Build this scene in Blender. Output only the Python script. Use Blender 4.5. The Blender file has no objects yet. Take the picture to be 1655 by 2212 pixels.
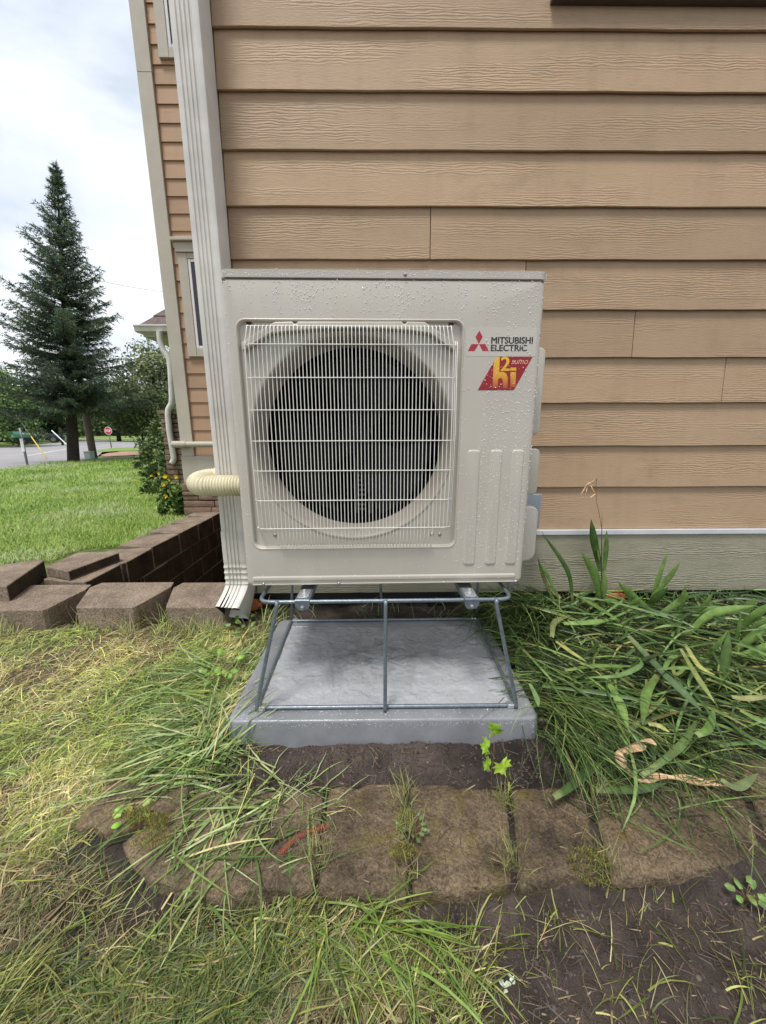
import bpy, bmesh, math, random
import numpy as np
from mathutils import Vector, Matrix, Euler

random.seed(7)
RNG = np.random.default_rng(11)
scene = bpy.context.scene
COL = scene.collection

# ------------------------------------------------------------------ camera
PITCH, YAW, ROLL, FPX = 0.216090278, 0.0100291881, -0.00309955, 805.997
CX, CY, PW, PH = 827.5, 1106.0, 1655.0, 2212.0
_f = Vector((math.sin(YAW) * math.cos(PITCH), math.cos(YAW) * math.cos(PITCH), -math.sin(PITCH)))
_r0 = Vector((math.cos(YAW), -math.sin(YAW), 0.0))
_u0 = _r0.cross(_f)
_r = _r0 * math.cos(ROLL) + _u0 * math.sin(ROLL)
_u = -_r0 * math.sin(ROLL) + _u0 * math.cos(ROLL)
cam = bpy.data.cameras.new('camera')
cam_ob = bpy.data.objects.new('camera', cam)
COL.objects.link(cam_ob)
mw = Matrix.Identity(4)
for i in range(3):
    mw[i][0], mw[i][1], mw[i][2] = _r[i], _u[i], -_f[i]
cam_ob.matrix_world = mw
cam.sensor_fit = 'VERTICAL'
cam.sensor_height = 36.0
cam.lens = 36.0 * FPX / PH
cam.clip_start = 0.02
cam.clip_end = 3000
scene.camera = cam_ob

# ------------------------------------------------------------------ light
SUN_EL, SUN_AZ = math.radians(69), math.radians(212)     # azimuth clockwise from +y
world = bpy.data.worlds.new('World')
scene.world = world
world.use_nodes = True
wn, wl = world.node_tree.nodes, world.node_tree.links
wn.clear()
w_out = wn.new('ShaderNodeOutputWorld')
sky = wn.new('ShaderNodeTexSky')
sky.sky_type = 'NISHITA'
sky.sun_disc = False
sky.sun_elevation = SUN_EL
sky.sun_rotation = SUN_AZ
bg_sky = wn.new('ShaderNodeBackground')
bg_sky.inputs['Strength'].default_value = 0.10
wl.new(sky.outputs[0], bg_sky.inputs[0])
tc = wn.new('ShaderNodeTexCoord')
mp = wn.new('ShaderNodeMapping')
mp.inputs['Scale'].default_value = (1.0, 1.0, 2.6)
mp.inputs['Location'].default_value = (0.35, 0.2, 0.1)
wl.new(tc.outputs['Generated'], mp.inputs[0])
nz = wn.new('ShaderNodeTexNoise')
nz.inputs['Scale'].default_value = 2.1
nz.inputs['Detail'].default_value = 6
nz.inputs['Roughness'].default_value = 0.5
nz.inputs['Distortion'].default_value = 0.4
wl.new(mp.outputs[0], nz.inputs['Vector'])
rp = wn.new('ShaderNodeValToRGB')
rp.color_ramp.elements[0].position = 0.36
rp.color_ramp.elements[0].color = (0.30, 0.335, 0.39, 1)
rp.color_ramp.elements[1].position = 0.62
rp.color_ramp.elements[1].color = (0.62, 0.63, 0.645, 1)
e_ = rp.color_ramp.elements.new(0.48)
e_.color = (0.45, 0.485, 0.535, 1)
wl.new(nz.outputs['Fac'], rp.inputs[0])
bg_cl = wn.new('ShaderNodeBackground')
bg_cl.inputs['Strength'].default_value = 1.0
wl.new(rp.outputs[0], bg_cl.inputs[0])
wm = wn.new('ShaderNodeMixShader')
wm.inputs[0].default_value = 0.88
wl.new(bg_sky.outputs[0], wm.inputs[1])
wl.new(bg_cl.outputs[0], wm.inputs[2])
wl.new(wm.outputs[0], w_out.inputs[0])

sun_d = bpy.data.lights.new('sun', 'SUN')
sun_d.energy = 1.5
sun_d.angle = math.radians(14)
sun_d.color = (1.0, 0.97, 0.93)
sun = bpy.data.objects.new('sun', sun_d)
COL.objects.link(sun)
_sd = Vector((math.sin(SUN_AZ) * math.cos(SUN_EL), math.cos(SUN_AZ) * math.cos(SUN_EL), math.sin(SUN_EL)))
sun.rotation_euler = _sd.to_track_quat('Z', 'Y').to_euler()

scene.view_settings.view_transform = 'Standard'
scene.view_settings.look = 'None'
scene.view_settings.exposure = 1.02
scene.view_settings.gamma = 1.0
scene.view_settings.use_curve_mapping = False
scene.render.engine = 'CYCLES'
scene.cycles.max_bounces = 8
scene.cycles.diffuse_bounces = 3
scene.cycles.transparent_max_bounces = 8

# ------------------------------------------------------------------ helpers
def ray(px, py):
    return _r * ((px - CX) / FPX) - _u * ((py - CY) / FPX) + _f
def at(px, py, Y):
    v = ray(px, py)
    return v * (Y / v.y)
def az(px, py, Z):
    v = ray(px, py)
    return v * (Z / v.z)

def fade(t):
    return t * t * t * (t * (t * 6 - 15) + 10)
_PT = RNG.random((256, 256))
def vnoise(x, y):
    xi = np.floor(x).astype(int); yi = np.floor(y).astype(int)
    fx = fade(x - xi); fy = fade(y - yi)
    a = _PT[xi & 255, yi & 255]; b = _PT[(xi + 1) & 255, yi & 255]
    c = _PT[xi & 255, (yi + 1) & 255]; d = _PT[(xi + 1) & 255, (yi + 1) & 255]
    return (a * (1 - fx) + b * fx) * (1 - fy) + (c * (1 - fx) + d * fx) * fy - 0.5
def fbm(x, y, sc, octv=4, rough=0.5):
    out = 0; amp = 1.0
    for o in range(octv):
        out = out + amp * vnoise(x * sc + 17.3 * o + 40, y * sc + 9.7 * o + 40)
        sc *= 2.03; amp *= rough
    return out
def sstep(a, b, x):
    t = np.clip((x - a) / (b - a), 0, 1)
    return t * t * (3 - 2 * t)

ORG = {}
def tag(o, label=None, cat=None, group=None, kind=None):
    if label: o['label'] = label
    if cat: o['category'] = cat
    if group: o['group'] = group
    if kind: o['kind'] = kind
    return o
def thing(name, label, cat, loc=(0, 0, 0), rz=0.0, group=None, local=False):
    o = bpy.data.objects.new(name, None)
    COL.objects.link(o)
    o.location = loc
    o.rotation_euler = (0, 0, rz)
    o.empty_display_size = 0.1
    ORG[o.name] = Vector((0, 0, 0)) if local else Vector(loc)
    return tag(o, label, cat, group)

class MB:
    """collects vertices and faces"""
    def __init__(s):
        s.v = []; s.f = []; s.m = []
    def add(s, vs, fs, mi=0):
        n = len(s.v)
        s.v += [tuple(v) for v in vs]
        s.f += [tuple(i + n for i in f) for f in fs]
        s.m += [mi] * len(fs)
        return s
    def box(s, x0, x1, y0, y1, z0, z1, mi=0):
        vs = [(x, y, z) for z in (z0, z1) for y in (y0, y1) for x in (x0, x1)]
        return s.add(vs, [(0, 2, 3, 1), (4, 5, 7, 6), (0, 1, 5, 4), (2, 6, 7, 3), (0, 4, 6, 2), (1, 3, 7, 5)], mi)
    def prism(s, poly, d0, d1, axis='y', mi=0):
        n = len(poly)
        def P(a, b, d):
            return {'y': (a, d, b), 'z': (a, b, d), 'x': (d, a, b)}[axis]
        vs = [P(a, b, d0) for a, b in poly] + [P(a, b, d1) for a, b in poly]
        fs = [tuple(range(n)), tuple(range(2 * n - 1, n - 1, -1))] + [(i, n + i, n + (i + 1) % n, (i + 1) % n) for i in range(n)]
        return s.add(vs, fs, mi)
    def tube(s, pts, r, n=8, cap=True, mi=0, closed=False, rx=None):
        pts = [Vector(p) for p in pts]
        k = len(pts)
        rr = r if hasattr(r, '__len__') else [r] * k
        vs = []; up = None
        for i, p in enumerate(pts):
            if closed:
                t = pts[(i + 1) % k] - pts[i - 1]
            else:
                t = pts[min(i + 1, k - 1)] - pts[max(i - 1, 0)]
            if t.length < 1e-9: t = Vector((0, 0, 1))
            t.normalize()
            if up is None:
                up = Vector((0, 0, 1)) if abs(t.z) < 0.9 else Vector((0, 1, 0))
            a = (up - t * up.dot(t))
            if a.length < 1e-6:
                a = t.orthogonal()
            a.normalize(); b = t.cross(a); up = a
            for j in range(n):
                q = 2 * math.pi * j / n
                vs.append(p + a * (math.cos(q) * rr[i]) + b * (math.sin(q) * rr[i]))
        fs = []
        for i in range(k if closed else k - 1):
            i2 = (i + 1) % k
            for j in range(n):
                j2 = (j + 1) % n
                fs.append((i * n + j, i * n + j2, i2 * n + j2, i2 * n + j))
        if cap and not closed:
            fs.append(tuple(range(n - 1, -1, -1)))
            fs.append(tuple((k - 1) * n + j for j in range(n)))
        return s.add(vs, fs, mi)
    def lathe(s, prof, c, axis='y', n=48, mi=0, a0=0, a1=2 * math.pi):
        """prof: (radius, along)"""
        vs = []
        full = abs(a1 - a0 - 2 * math.pi) < 1e-6
        m = n if full else n + 1
        for r, h in prof:
            for j in range(m):
                q = a0 + (a1 - a0) * j / n
                ca, sa = math.cos(q) * r, math.sin(q) * r
                vs.append({'y': (c[0] + ca, c[1] + h, c[2] + sa), 'z': (c[0] + ca, c[1] + sa, c[2] + h), 'x': (c[0] + h, c[1] + ca, c[2] + sa)}[axis])
        fs = []
        for i in range(len(prof) - 1):
            for j in range(n):
                j2 = (j + 1) % m
                fs.append((i * m + j, i * m + j2, (i + 1) * m + j2, (i + 1) * m + j))
        return s.add(vs, fs, mi)
    def build(s, name, mat, parent=None, smooth=False, bevel=0, seg=2, angle=35, fixn=True):
        me = bpy.data.meshes.new(name)
        off = ORG.get(parent.name, Vector()) if parent else Vector()
        me.from_pydata([(v[0] - off.x, v[1] - off.y, v[2] - off.z) for v in s.v], [], s.f)
        for m in (mat if isinstance(mat, (list, tuple)) else [mat]):
            me.materials.append(m)
        if any(s.m):
            me.polygons.foreach_set('material_index', s.m)
        if fixn or bevel:
            bm = bmesh.new(); bm.from_mesh(me)
            if fixn: bmesh.ops.recalc_face_normals(bm, faces=bm.faces)
            if bevel:
                es = [e for e in bm.edges if len(e.link_faces) == 2 and e.calc_face_angle(0) > math.radians(angle)]
                bmesh.ops.bevel(bm, geom=es, offset=bevel, segments=seg, profile=0.5, affect='EDGES', clamp_overlap=True)
            bm.to_mesh(me); bm.free()
        if smooth:
            me.polygons.foreach_set('use_smooth', [True] * len(me.polygons))
            if smooth != 'all':
                me.set_sharp_from_angle(angle=math.radians(smooth if not isinstance(smooth, bool) else 40))
        return link(name, me, parent)

def link(name, me, parent=None):
    o = bpy.data.objects.new(name, me)
    COL.objects.link(o)
    if parent:
        o.parent = parent
        ORG[o.name] = ORG.get(parent.name, Vector())
    return o
def np_mesh(name, V, F, mat, parent=None, cols=None, smooth=False):
    """V (n,3), F (m,k) same-size faces, cols (n,3) per vertex"""
    me = bpy.data.meshes.new(name)
    off = ORG.get(parent.name, Vector()) if parent else Vector()
    V = np.asarray(V, np.float32) - np.array(off, np.float32)
    F = np.asarray(F, np.int32)
    n, (m, k) = len(V), F.shape
    me.vertices.add(n); me.vertices.foreach_set('co', V.ravel())
    me.loops.add(m * k); me.loops.foreach_set('vertex_index', F.ravel())
    me.polygons.add(m); me.polygons.foreach_set('loop_start', np.arange(0, m * k, k, dtype=np.int32))
    if smooth:
        me.polygons.foreach_set('use_smooth', np.ones(m, bool))
    me.update(calc_edges=True)
    if cols is not None:
        a = me.color_attributes.new('tint', 'FLOAT_COLOR', 'POINT')
        c = np.ones((n, 4), np.float32); c[:, :3] = cols
        a.data.foreach_set('color', c.ravel())
    me.materials.append(mat)
    return link(name, me, parent)

# ------------------------------------------------------------------ materials
class NT:
    def __init__(s, name):
        m = bpy.data.materials.new(name); m.use_nodes = True
        s.m = m; s.n = m.node_tree.nodes; s.l = m.node_tree.links
        s.b = s.n['Principled BSDF']
        s.tc = s.n.new('ShaderNodeTexCoord')
        s.co = s.tc.outputs['Object']
    def map(s, scale=(1, 1, 1), rnd=0.0, src=None):
        src = src or s.co
        if rnd:
            oi = s.n.new('ShaderNodeObjectInfo')
            mu = s.n.new('ShaderNodeMath'); mu.operation = 'MULTIPLY'; mu.inputs[1].default_value = rnd
            s.l.new(oi.outputs['Random'], mu.inputs[0])
            va = s.n.new('ShaderNodeVectorMath'); va.operation = 'ADD'
            s.l.new(src, va.inputs[0]); s.l.new(mu.outputs[0], va.inputs[1])
            src = va.outputs[0]
        mp = s.n.new('ShaderNodeMapping'); mp.inputs['Scale'].default_value = scale
        s.l.new(src, mp.inputs[0])
        return mp.outputs[0]
    def noise(s, vec, sc, det=4, rough=0.55, dist=0.0):
        t = s.n.new('ShaderNodeTexNoise')
        t.inputs['Scale'].default_value = sc; t.inputs['Detail'].default_value = det
        t.inputs['Roughness'].default_value = rough; t.inputs['Distortion'].default_value = dist
        s.l.new(vec, t.inputs['Vector'])
        return t.outputs['Fac']
    def wave(s, vec, sc, dist, det=2, dsc=1.0, dire='Z'):
        t = s.n.new('ShaderNodeTexWave')
        t.bands_direction = dire
        t.inputs['Scale'].default_value = sc; t.inputs['Distortion'].default_value = dist
        t.inputs['Detail'].default_value = det; t.inputs['Detail Scale'].default_value = dsc
        s.l.new(vec, t.inputs['Vector'])
        return t.outputs['Fac']
    def vor(s, vec, sc, feat='F1', out='Distance'):
        t = s.n.new('ShaderNodeTexVoronoi'); t.feature = feat
        t.inputs['Scale'].default_value = sc
        s.l.new(vec, t.inputs['Vector'])
        return t.outputs[out]
    def ramp(s, fac, stops):
        r = s.n.new('ShaderNodeValToRGB')
        el = r.color_ramp.elements
        while len(el) < len(stops): el.new(0.5)
        for e, (p, c) in zip(el, stops):
            e.position = p
            e.color = (c, c, c, 1) if not hasattr(c, '__len__') else (*c, 1)
        s.l.new(fac, r.inputs[0])
        return r.outputs[0]
    def mix(s, fac, a, b, mode='MIX'):
        x = s.n.new('ShaderNodeMix'); x.data_type = 'RGBA'; x.blend_type = mode
        for v, i in ((fac, 0), (a, 6), (b, 7)):
            if hasattr(v, 'node'): s.l.new(v, x.inputs[i])
            elif i == 0: x.inputs[0].default_value = v
            else: x.inputs[i].default_value = (*v, 1)
        return x.outputs[2]
    def math(s, op, a, b):
        x = s.n.new('ShaderNodeMath'); x.operation = op
        for v, i in ((a, 0), (b, 1)):
            if hasattr(v, 'node'): s.l.new(v, x.inputs[i])
            else: x.inputs[i].default_value = v
        return x.outputs[0]
    def bump(s, h, strength=0.5, dist=0.01, prev=None):
        x = s.n.new('ShaderNodeBump')
        x.inputs['Strength'].default_value = strength; x.inputs['Distance'].default_value = dist
        s.l.new(h, x.inputs['Height'])
        if prev is not None: s.l.new(prev, x.inputs['Normal'])
        return x.outputs[0]
    def rnd(s):
        return s.n.new('ShaderNodeObjectInfo').outputs['Random']
    def attr(s, name='tint'):
        x = s.n.new('ShaderNodeAttribute'); x.attribute_name = name
        return x.outputs['Color']
    def set(s, base=None, rough=None, normal=None, metal=None, spec=None, **k):
        for nm, v in (('Base Color', base), ('Roughness', rough), ('Normal', normal), ('Metallic', metal), ('Specular IOR Level', spec)):
            if v is None: continue
            if hasattr(v, 'node'): s.l.new(v, s.b.inputs[nm])
            elif hasattr(v, '__len__'): s.b.inputs[nm].default_value = (*v, 1)
            else: s.b.inputs[nm].default_value = v
        for a, v in k.items():
            s.b.inputs[a.replace('_', ' ')].default_value = v
        return s.m

def simple(name, c, rough=0.5, var=0.15, sc=8, metal=0.0, bump=0.0, bsc=60, spec=0.5, rnd=7.0):
    t = NT(name)
    v = t.map(rnd=rnd)
    n = t.noise(v, sc, 5, 0.6)
    lo = tuple(x * (1 - var) for x in c); hi = tuple(min(1, x * (1 + var)) for x in c)
    col = t.ramp(n, [(0.3, lo), (0.7, hi)])
    nr = t.bump(t.noise(v, bsc, 4, 0.6), bump, 0.004) if bump else None
    return t.set(col, rough, nr, metal, spec)

def siding_mat(name, base, hi, grain=1.0, dirt=0.5, sat=None):
    t = NT(name)
    v = t.map(rnd=37.0)
    vs = t.map((0.9, 0.9, 16), rnd=37.0)
    vf = t.map((0.22, 1, 1.0), rnd=37.0)
    big = t.noise(t.map(rnd=11), 1.6, 5, 0.6)
    col = t.ramp(big, [(0.3, base), (0.7, hi)])
    tone = t.ramp(t.rnd(), [(0.0, 0.90), (1.0, 1.08)])
    col = t.mix(1.0, col, tone, 'MULTIPLY')
    run = t.ramp(t.noise(t.map((9.0, 1, 0.5), rnd=3), 1.3, 5, 0.6), [(0.50, 0.0), (0.78, 0.30)])
    col = t.mix(run, col, (base[0] * 0.72, base[1] * 0.76, base[2] * 0.70))
    stain = t.ramp(t.noise(t.map((1.0, 1, 2.0), rnd=5), 4.5, 6, 0.68), [(0.52, 0.0), (0.75, dirt)])
    col = t.mix(stain, col, tuple(x * 0.55 for x in base))
    wv = t.wave(vf, 30, 8.0, 3, 1.6)
    patch = t.ramp(t.noise(t.map((0.6, 1, 5), rnd=37), 2.2, 3, 0.5), [(0.46, 0.0), (0.60, 1.0)])
    lines = t.math('MULTIPLY', wv, patch)
    rough_n = t.noise(t.map((1.2, 1, 7), rnd=37), 28, 5, 0.65, 0.6)
    fine = t.noise(t.map((1.0, 1, 3), rnd=37), 190, 3, 0.6)
    h = t.math('ADD', t.math('MULTIPLY', lines, 0.8), t.math('ADD', t.math('MULTIPLY', rough_n, 0.75), t.math('MULTIPLY', fine, 0.18)))
    nr = t.bump(h, 0.50 * grain, 0.005)
    return t.set(col, 0.62, nr, 0, 0.35)

M = {}
M['siding'] = siding_mat('tan siding paint', (0.385, 0.260, 0.156), (0.435, 0.300, 0.186), 0.68, 0.35)
M['siding_far'] = siding_mat('warm tan siding paint', (0.41, 0.265, 0.165), (0.45, 0.295, 0.185), 0.45, 0.15)
M['skirt'] = siding_mat('grey green board paint', (0.32, 0.295, 0.21), (0.38, 0.35, 0.26), 1.3, 0.5)
M['trim'] = simple('beige trim paint', (0.46, 0.425, 0.345), 0.6, 0.07, 5, bump=0.25, bsc=70)
M['trim_dark'] = simple('weathered corner trim', (0.30, 0.28, 0.23), 0.7, 0.2, 30, bump=0.3, bsc=120)
M['sill'] = simple('dark brown sill', (0.07, 0.05, 0.04), 0.5, 0.2, 8)
M['flash'] = simple('white metal flashing', (0.58, 0.59, 0.60), 0.35, 0.08, 10)
M['spout'] = simple('off white painted metal', (0.62, 0.59, 0.53), 0.4, 0.14, 6, bump=0.03, bsc=15)
M['hose'] = simple('cream corrugated plastic', (0.66, 0.60, 0.41), 0.45, 0.15, 9)
M['dark'] = simple('dark void', (0.012, 0.011, 0.011), 0.7, 0.3, 10)
M['pvc'] = simple('white window vinyl', (0.72, 0.72, 0.70), 0.35, 0.05, 5)
M['glass'] = simple('dark window glass', (0.02, 0.022, 0.026), 0.06, 0.1, 3)
M['ac'] = None
def ac_mat():
    t = NT('greige powder coat')
    v = t.map()
    n = t.noise(v, 5, 4, 0.5)
    col = t.ramp(n, [(0.3, (0.49, 0.45, 0.378)), (0.7, (0.53, 0.49, 0.415))])
    streak = t.ramp(t.noise(t.map((40, 40, 2.0)), 1.0, 4, 0.6), [(0.45, 0.0), (0.75, 0.16)])
    col = t.mix(streak, col, (0.42, 0.395, 0.345))
    nr = t.bump(t.noise(v, 420, 2, 0.5), 0.06, 0.001)
    return t.set(col, 0.32, nr, 0, 0.5)
M['ac'] = ac_mat()
M['ac_in'] = simple('greige bell mouth plastic', (0.40, 0.36, 0.295), 0.45, 0.05, 6)
M['wire'] = simple('cream coated wire', (0.80, 0.78, 0.70), 0.35, 0.06, 30)
M['fan'] = simple('dark grey fan plastic', (0.009, 0.009, 0.010), 0.5, 0.2, 6, spec=0.12)
M['coil'] = simple('black coil', (0.002, 0.002, 0.0022), 0.9, 0.3, 30, spec=0.05)
M['motor'] = simple('motor bracket steel', (0.15, 0.15, 0.14), 0.5, 0.2, 20, spec=0.2)
M['steel'] = simple('galvanised wire', (0.20, 0.235, 0.265), 0.36, 0.25, 60, metal=0.55, bump=0.2, bsc=300)
M['zinc'] = simple('bright zinc', (0.62, 0.63, 0.64), 0.25, 0.15, 60, metal=0.8)
M['screw'] = simple('screw head', (0.32, 0.31, 0.29), 0.3, 0.2, 90, metal=0.5)
M['red'] = simple('red print', (0.30, 0.008, 0.014), 0.5, 0.06, 9)
M['emred'] = simple('emblem red print', (0.40, 0.018, 0.035), 0.5, 0.06, 9)
M['black'] = simple('black print', (0.018, 0.017, 0.018), 0.4, 0.1, 9)
M['peach'] = simple('pale peach print', (0.78, 0.42, 0.28), 0.4, 0.05, 9)
def film_mat():
    t = NT('clear label film')
    return t.set((0.54, 0.50, 0.43), 0.2, None, 0, 0.5)
M['film'] = film_mat()
def gold_mat():
    t = NT('yellow print fading to red')
    sp = t.n.new('ShaderNodeSeparateXYZ'); t.l.new(t.co, sp.inputs[0])
    mr = t.n.new('ShaderNodeMapRange')
    mr.inputs['From Min'].default_value = 0.656; mr.inputs['From Max'].default_value = 0.756
    t.l.new(sp.outputs['Z'], mr.inputs['Value'])
    col = t.ramp(mr.outputs[0], [(0.02, (0.42, 0.05, 0.02)), (0.42, (0.72, 0.36, 0.02)), (0.95, (0.80, 0.50, 0.02))])
    return t.set(col, 0.35)
M['gold'] = gold_mat()
def water_mat():
    t = NT('water drops')
    return t.set((0.93, 0.93, 0.92), 0.04, None, 0, 0.9, Transmission_Weight=0.25, IOR=1.33)  # whitish base stands in for bright glints in clear drops
M['water'] = water_mat()
M['water_clear'] = M['water'].copy()
M['water_clear'].node_tree.nodes['Principled BSDF'].inputs['Transmission Weight'].default_value = 0.5
M['boxgrey'] = simple('blue grey box paint', (0.24, 0.27, 0.30), 0.4, 0.08, 6)
def pad_mat():
    t = NT('wet grey pad plastic')
    v = t.map()
    n = t.noise(v, 6, 6, 0.62)
    col = t.ramp(n, [(0.30, (0.31, 0.315, 0.325)), (0.70, (0.415, 0.42, 0.435))])
    mps = t.n.new('ShaderNodeMapping'); mps.inputs['Location'].default_value = (0.0, -0.03, -0.09); mps.inputs['Scale'].default_value = (2.9, 4.4, 0)
    t.l.new(t.co, mps.inputs[0])
    gsp = t.n.new('ShaderNodeTexGradient'); gsp.gradient_type = 'SPHERICAL'; t.l.new(mps.outputs[0], gsp.inputs[0])
    sm = t.math('MULTIPLY', t.ramp(gsp.outputs['Fac'], [(0.0, 0.0), (0.7, 1.0)]), t.ramp(t.noise(v, 15, 6, 0.7), [(0.46, 0.0), (0.62, 0.6)]))
    col = t.mix(sm, col, (0.13, 0.13, 0.13))
    r = t.ramp(t.noise(v, 3.5, 4, 0.6), [(0.35, 0.12), (0.65, 0.34)])
    pl = t.vor(t.map((1, 1, 0.0)), 13, 'DISTANCE_TO_EDGE')
    nd = t.noise(v, 16, 6, 0.7, 0.8)
    plates = t.ramp(t.noise(v, 9, 5, 0.6, 1.2), [(0.44, 0.0), (0.5, 1.0)])
    h = t.math('ADD', t.math('MULTIPLY', plates, 0.5), t.math('MULTIPLY', nd, 0.8))
    nr = t.bump(h, 0.45, 0.006)
    nr = t.bump(t.noise(v, 260, 3, 0.6), 0.12, 0.002, nr)
    return t.set(col, r, nr, 0, 0.5)
M['pad'] = pad_mat()
M['pad_edge'] = simple('shade darkened pad rim plastic', (0.225, 0.23, 0.24), 0.2, 0.2, 7, bump=0.2, bsc=200)  # darker than the pad top, shade of the front face put into the colour
def block_mat(name, c1, c2, moss=0.0, rough=0.85, bs=0.6):
    t = NT(name)
    v = t.map(rnd=23)
    n = t.noise(v, 7, 6, 0.65)
    col = t.ramp(n, [(0.3, c1), (0.7, c2)])
    sp = t.ramp(t.noise(v, 130, 3, 0.7), [(0.35, 0.55), (0.65, 1.35)])
    col = t.mix(1.0, col, sp, 'MULTIPLY')
    if moss:
        mk = t.ramp(t.noise(v, 9, 6, 0.7), [(0.54, 0.0), (0.68, moss)])
        col = t.mix(mk, col, (0.16, 0.13, 0.02))
    h = t.math('ADD', t.noise(v, 18, 6, 0.75), t.math('MULTIPLY', t.noise(v, 150, 3, 0.7), 0.35))
    nr = t.bump(h, bs, 0.02)
    return t.set(col, rough, nr, 0, 0.3)
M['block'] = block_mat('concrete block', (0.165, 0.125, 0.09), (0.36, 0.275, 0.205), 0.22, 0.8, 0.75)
M['block_face'] = block_mat('dark split block face', (0.022, 0.017, 0.013), (0.085, 0.062, 0.042), 0.3, 0.9, 1.0)  # much darker colour than the tops, on the pit side faces
M['edging'] = block_mat('wet edging stone', (0.065, 0.048, 0.032), (0.29, 0.21, 0.125), 0.6, 0.55, 1.0)
M['ledge'] = block_mat('brown ledge stone', (0.16, 0.10, 0.065), (0.30, 0.21, 0.15), 0.0, 0.8, 0.6)
M['shingle'] = block_mat('brown shingle', (0.12, 0.085, 0.08), (0.22, 0.165, 0.155), 0.0, 0.9, 0.5)
M['bark'] = block_mat('dark bark', (0.018, 0.014, 0.011), (0.055, 0.042, 0.032), 0.0, 0.9, 1.0)
M['pole'] = simple('weathered pole wood', (0.16, 0.13, 0.10), 0.85, 0.25, 14, bump=0.4)
M['mulch'] = simple('orange bark', (0.30, 0.085, 0.018), 0.7, 0.6, 40, bump=0.8, bsc=60)
M['dry'] = simple('dry tan leaf', (0.60, 0.40, 0.22), 0.7, 0.4, 45, bump=0.5, bsc=120)
M['twig'] = simple('thin brown stem', (0.20, 0.11, 0.05), 0.7, 0.3, 30)
M['redneedle'] = simple('red brown needles', (0.30, 0.055, 0.025), 0.7, 0.3, 30)
M['stop'] = simple('stop sign red', (0.55, 0.02, 0.04), 0.4, 0.05, 5)
M['white'] = simple('white paint', (0.80, 0.80, 0.80), 0.5, 0.05, 5)
M['sgreen'] = simple('street sign green', (0.09, 0.30, 0.22), 0.4, 0.05, 5)
M['post'] = simple('galvanised post', (0.22, 0.20, 0.20), 0.5, 0.15, 10, metal=0.3)
M['yellow'] = simple('yellow plastic guard', (0.72, 0.50, 0.05), 0.5, 0.1, 5)
M['pedestal'] = simple('pale green enclosure', (0.36, 0.46, 0.40), 0.5, 0.08, 5)
M['cable'] = simple('grey cable', (0.20, 0.20, 0.21), 0.6, 0.1, 5)
M['tyre'] = simple('rubber', (0.02, 0.02, 0.02), 0.8, 0.2, 5)
M['car_dark'] = simple('dark car paint', (0.03, 0.035, 0.045), 0.2, 0.1, 2)
M['car_light'] = simple('silver car paint', (0.50, 0.52, 0.55), 0.25, 0.05, 2)
M['asphalt'] = simple('pale worn asphalt', (0.30, 0.285, 0.285), 0.8, 0.15, 1.2, bump=0.2, bsc=30)
M['roadpaint'] = simple('worn road paint', (0.6, 0.6, 0.58), 0.7, 0.2, 2)

def leaf_mat(name, rough=0.45, trans=0.25, spec=0.4, bump=0.0):
    t = NT(name)
    col = t.attr()
    n = t.ramp(t.noise(t.map(rnd=3), 40, 4, 0.6), [(0.3, 0.75), (0.7, 1.25)])
    col = t.mix(1.0, col, n, 'MULTIPLY')
    t.set(col, rough, None, 0, spec)
    tr = t.n.new('ShaderNodeBsdfTranslucent'); t.l.new(col, tr.inputs[0])
    ms = t.n.new('ShaderNodeMixShader'); ms.inputs[0].default_value = trans
    t.l.new(t.b.outputs[0], ms.inputs[1]); t.l.new(tr.outputs[0], ms.inputs[2])
    t.l.new(ms.outputs[0], t.n['Material Output'].inputs[0])
    return t.m
M['grass'] = leaf_mat('grass blades', 0.5, 0.15)
M['iris'] = leaf_mat('sword leaf', 0.38, 0.10, 0.45)
M['foliage'] = leaf_mat('tree foliage', 0.6, 0.15, 0.25)

def crumb_mat():
    t = NT('soil crumbs'); col = t.attr()
    return t.set(col, 0.8, t.bump(t.noise(t.map(), 400, 3, 0.7), 0.6, 0.003), 0, 0.25)
M['crumb'] = crumb_mat()
def ground_mat():
    t = NT('damp soil and lawn ground')
    col_a = t.attr()
    v = t.map()
    n = t.ramp(t.noise(v, 22, 8, 0.7), [(0.28, 0.55), (0.72, 1.5)])
    col = t.mix(1.0, col_a, n, 'MULTIPLY')
    speck = t.ramp(t.noise(v, 160, 3, 0.7), [(0.66, 0.0), (0.74, 0.5)])
    col = t.mix(speck, col, (0.16, 0.11, 0.075))
    h = t.math('ADD', t.noise(v, 55, 8, 0.75), t.math('MULTIPLY', t.noise(v, 260, 3, 0.7), 0.4))
    nr = t.bump(h, 1.0, 0.02)
    r = t.ramp(t.noise(v, 14, 4, 0.6), [(0.35, 0.5), (0.6, 0.85)])
    return t.set(col, r, nr, 0, 0.35)
M['ground'] = ground_mat()

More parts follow.
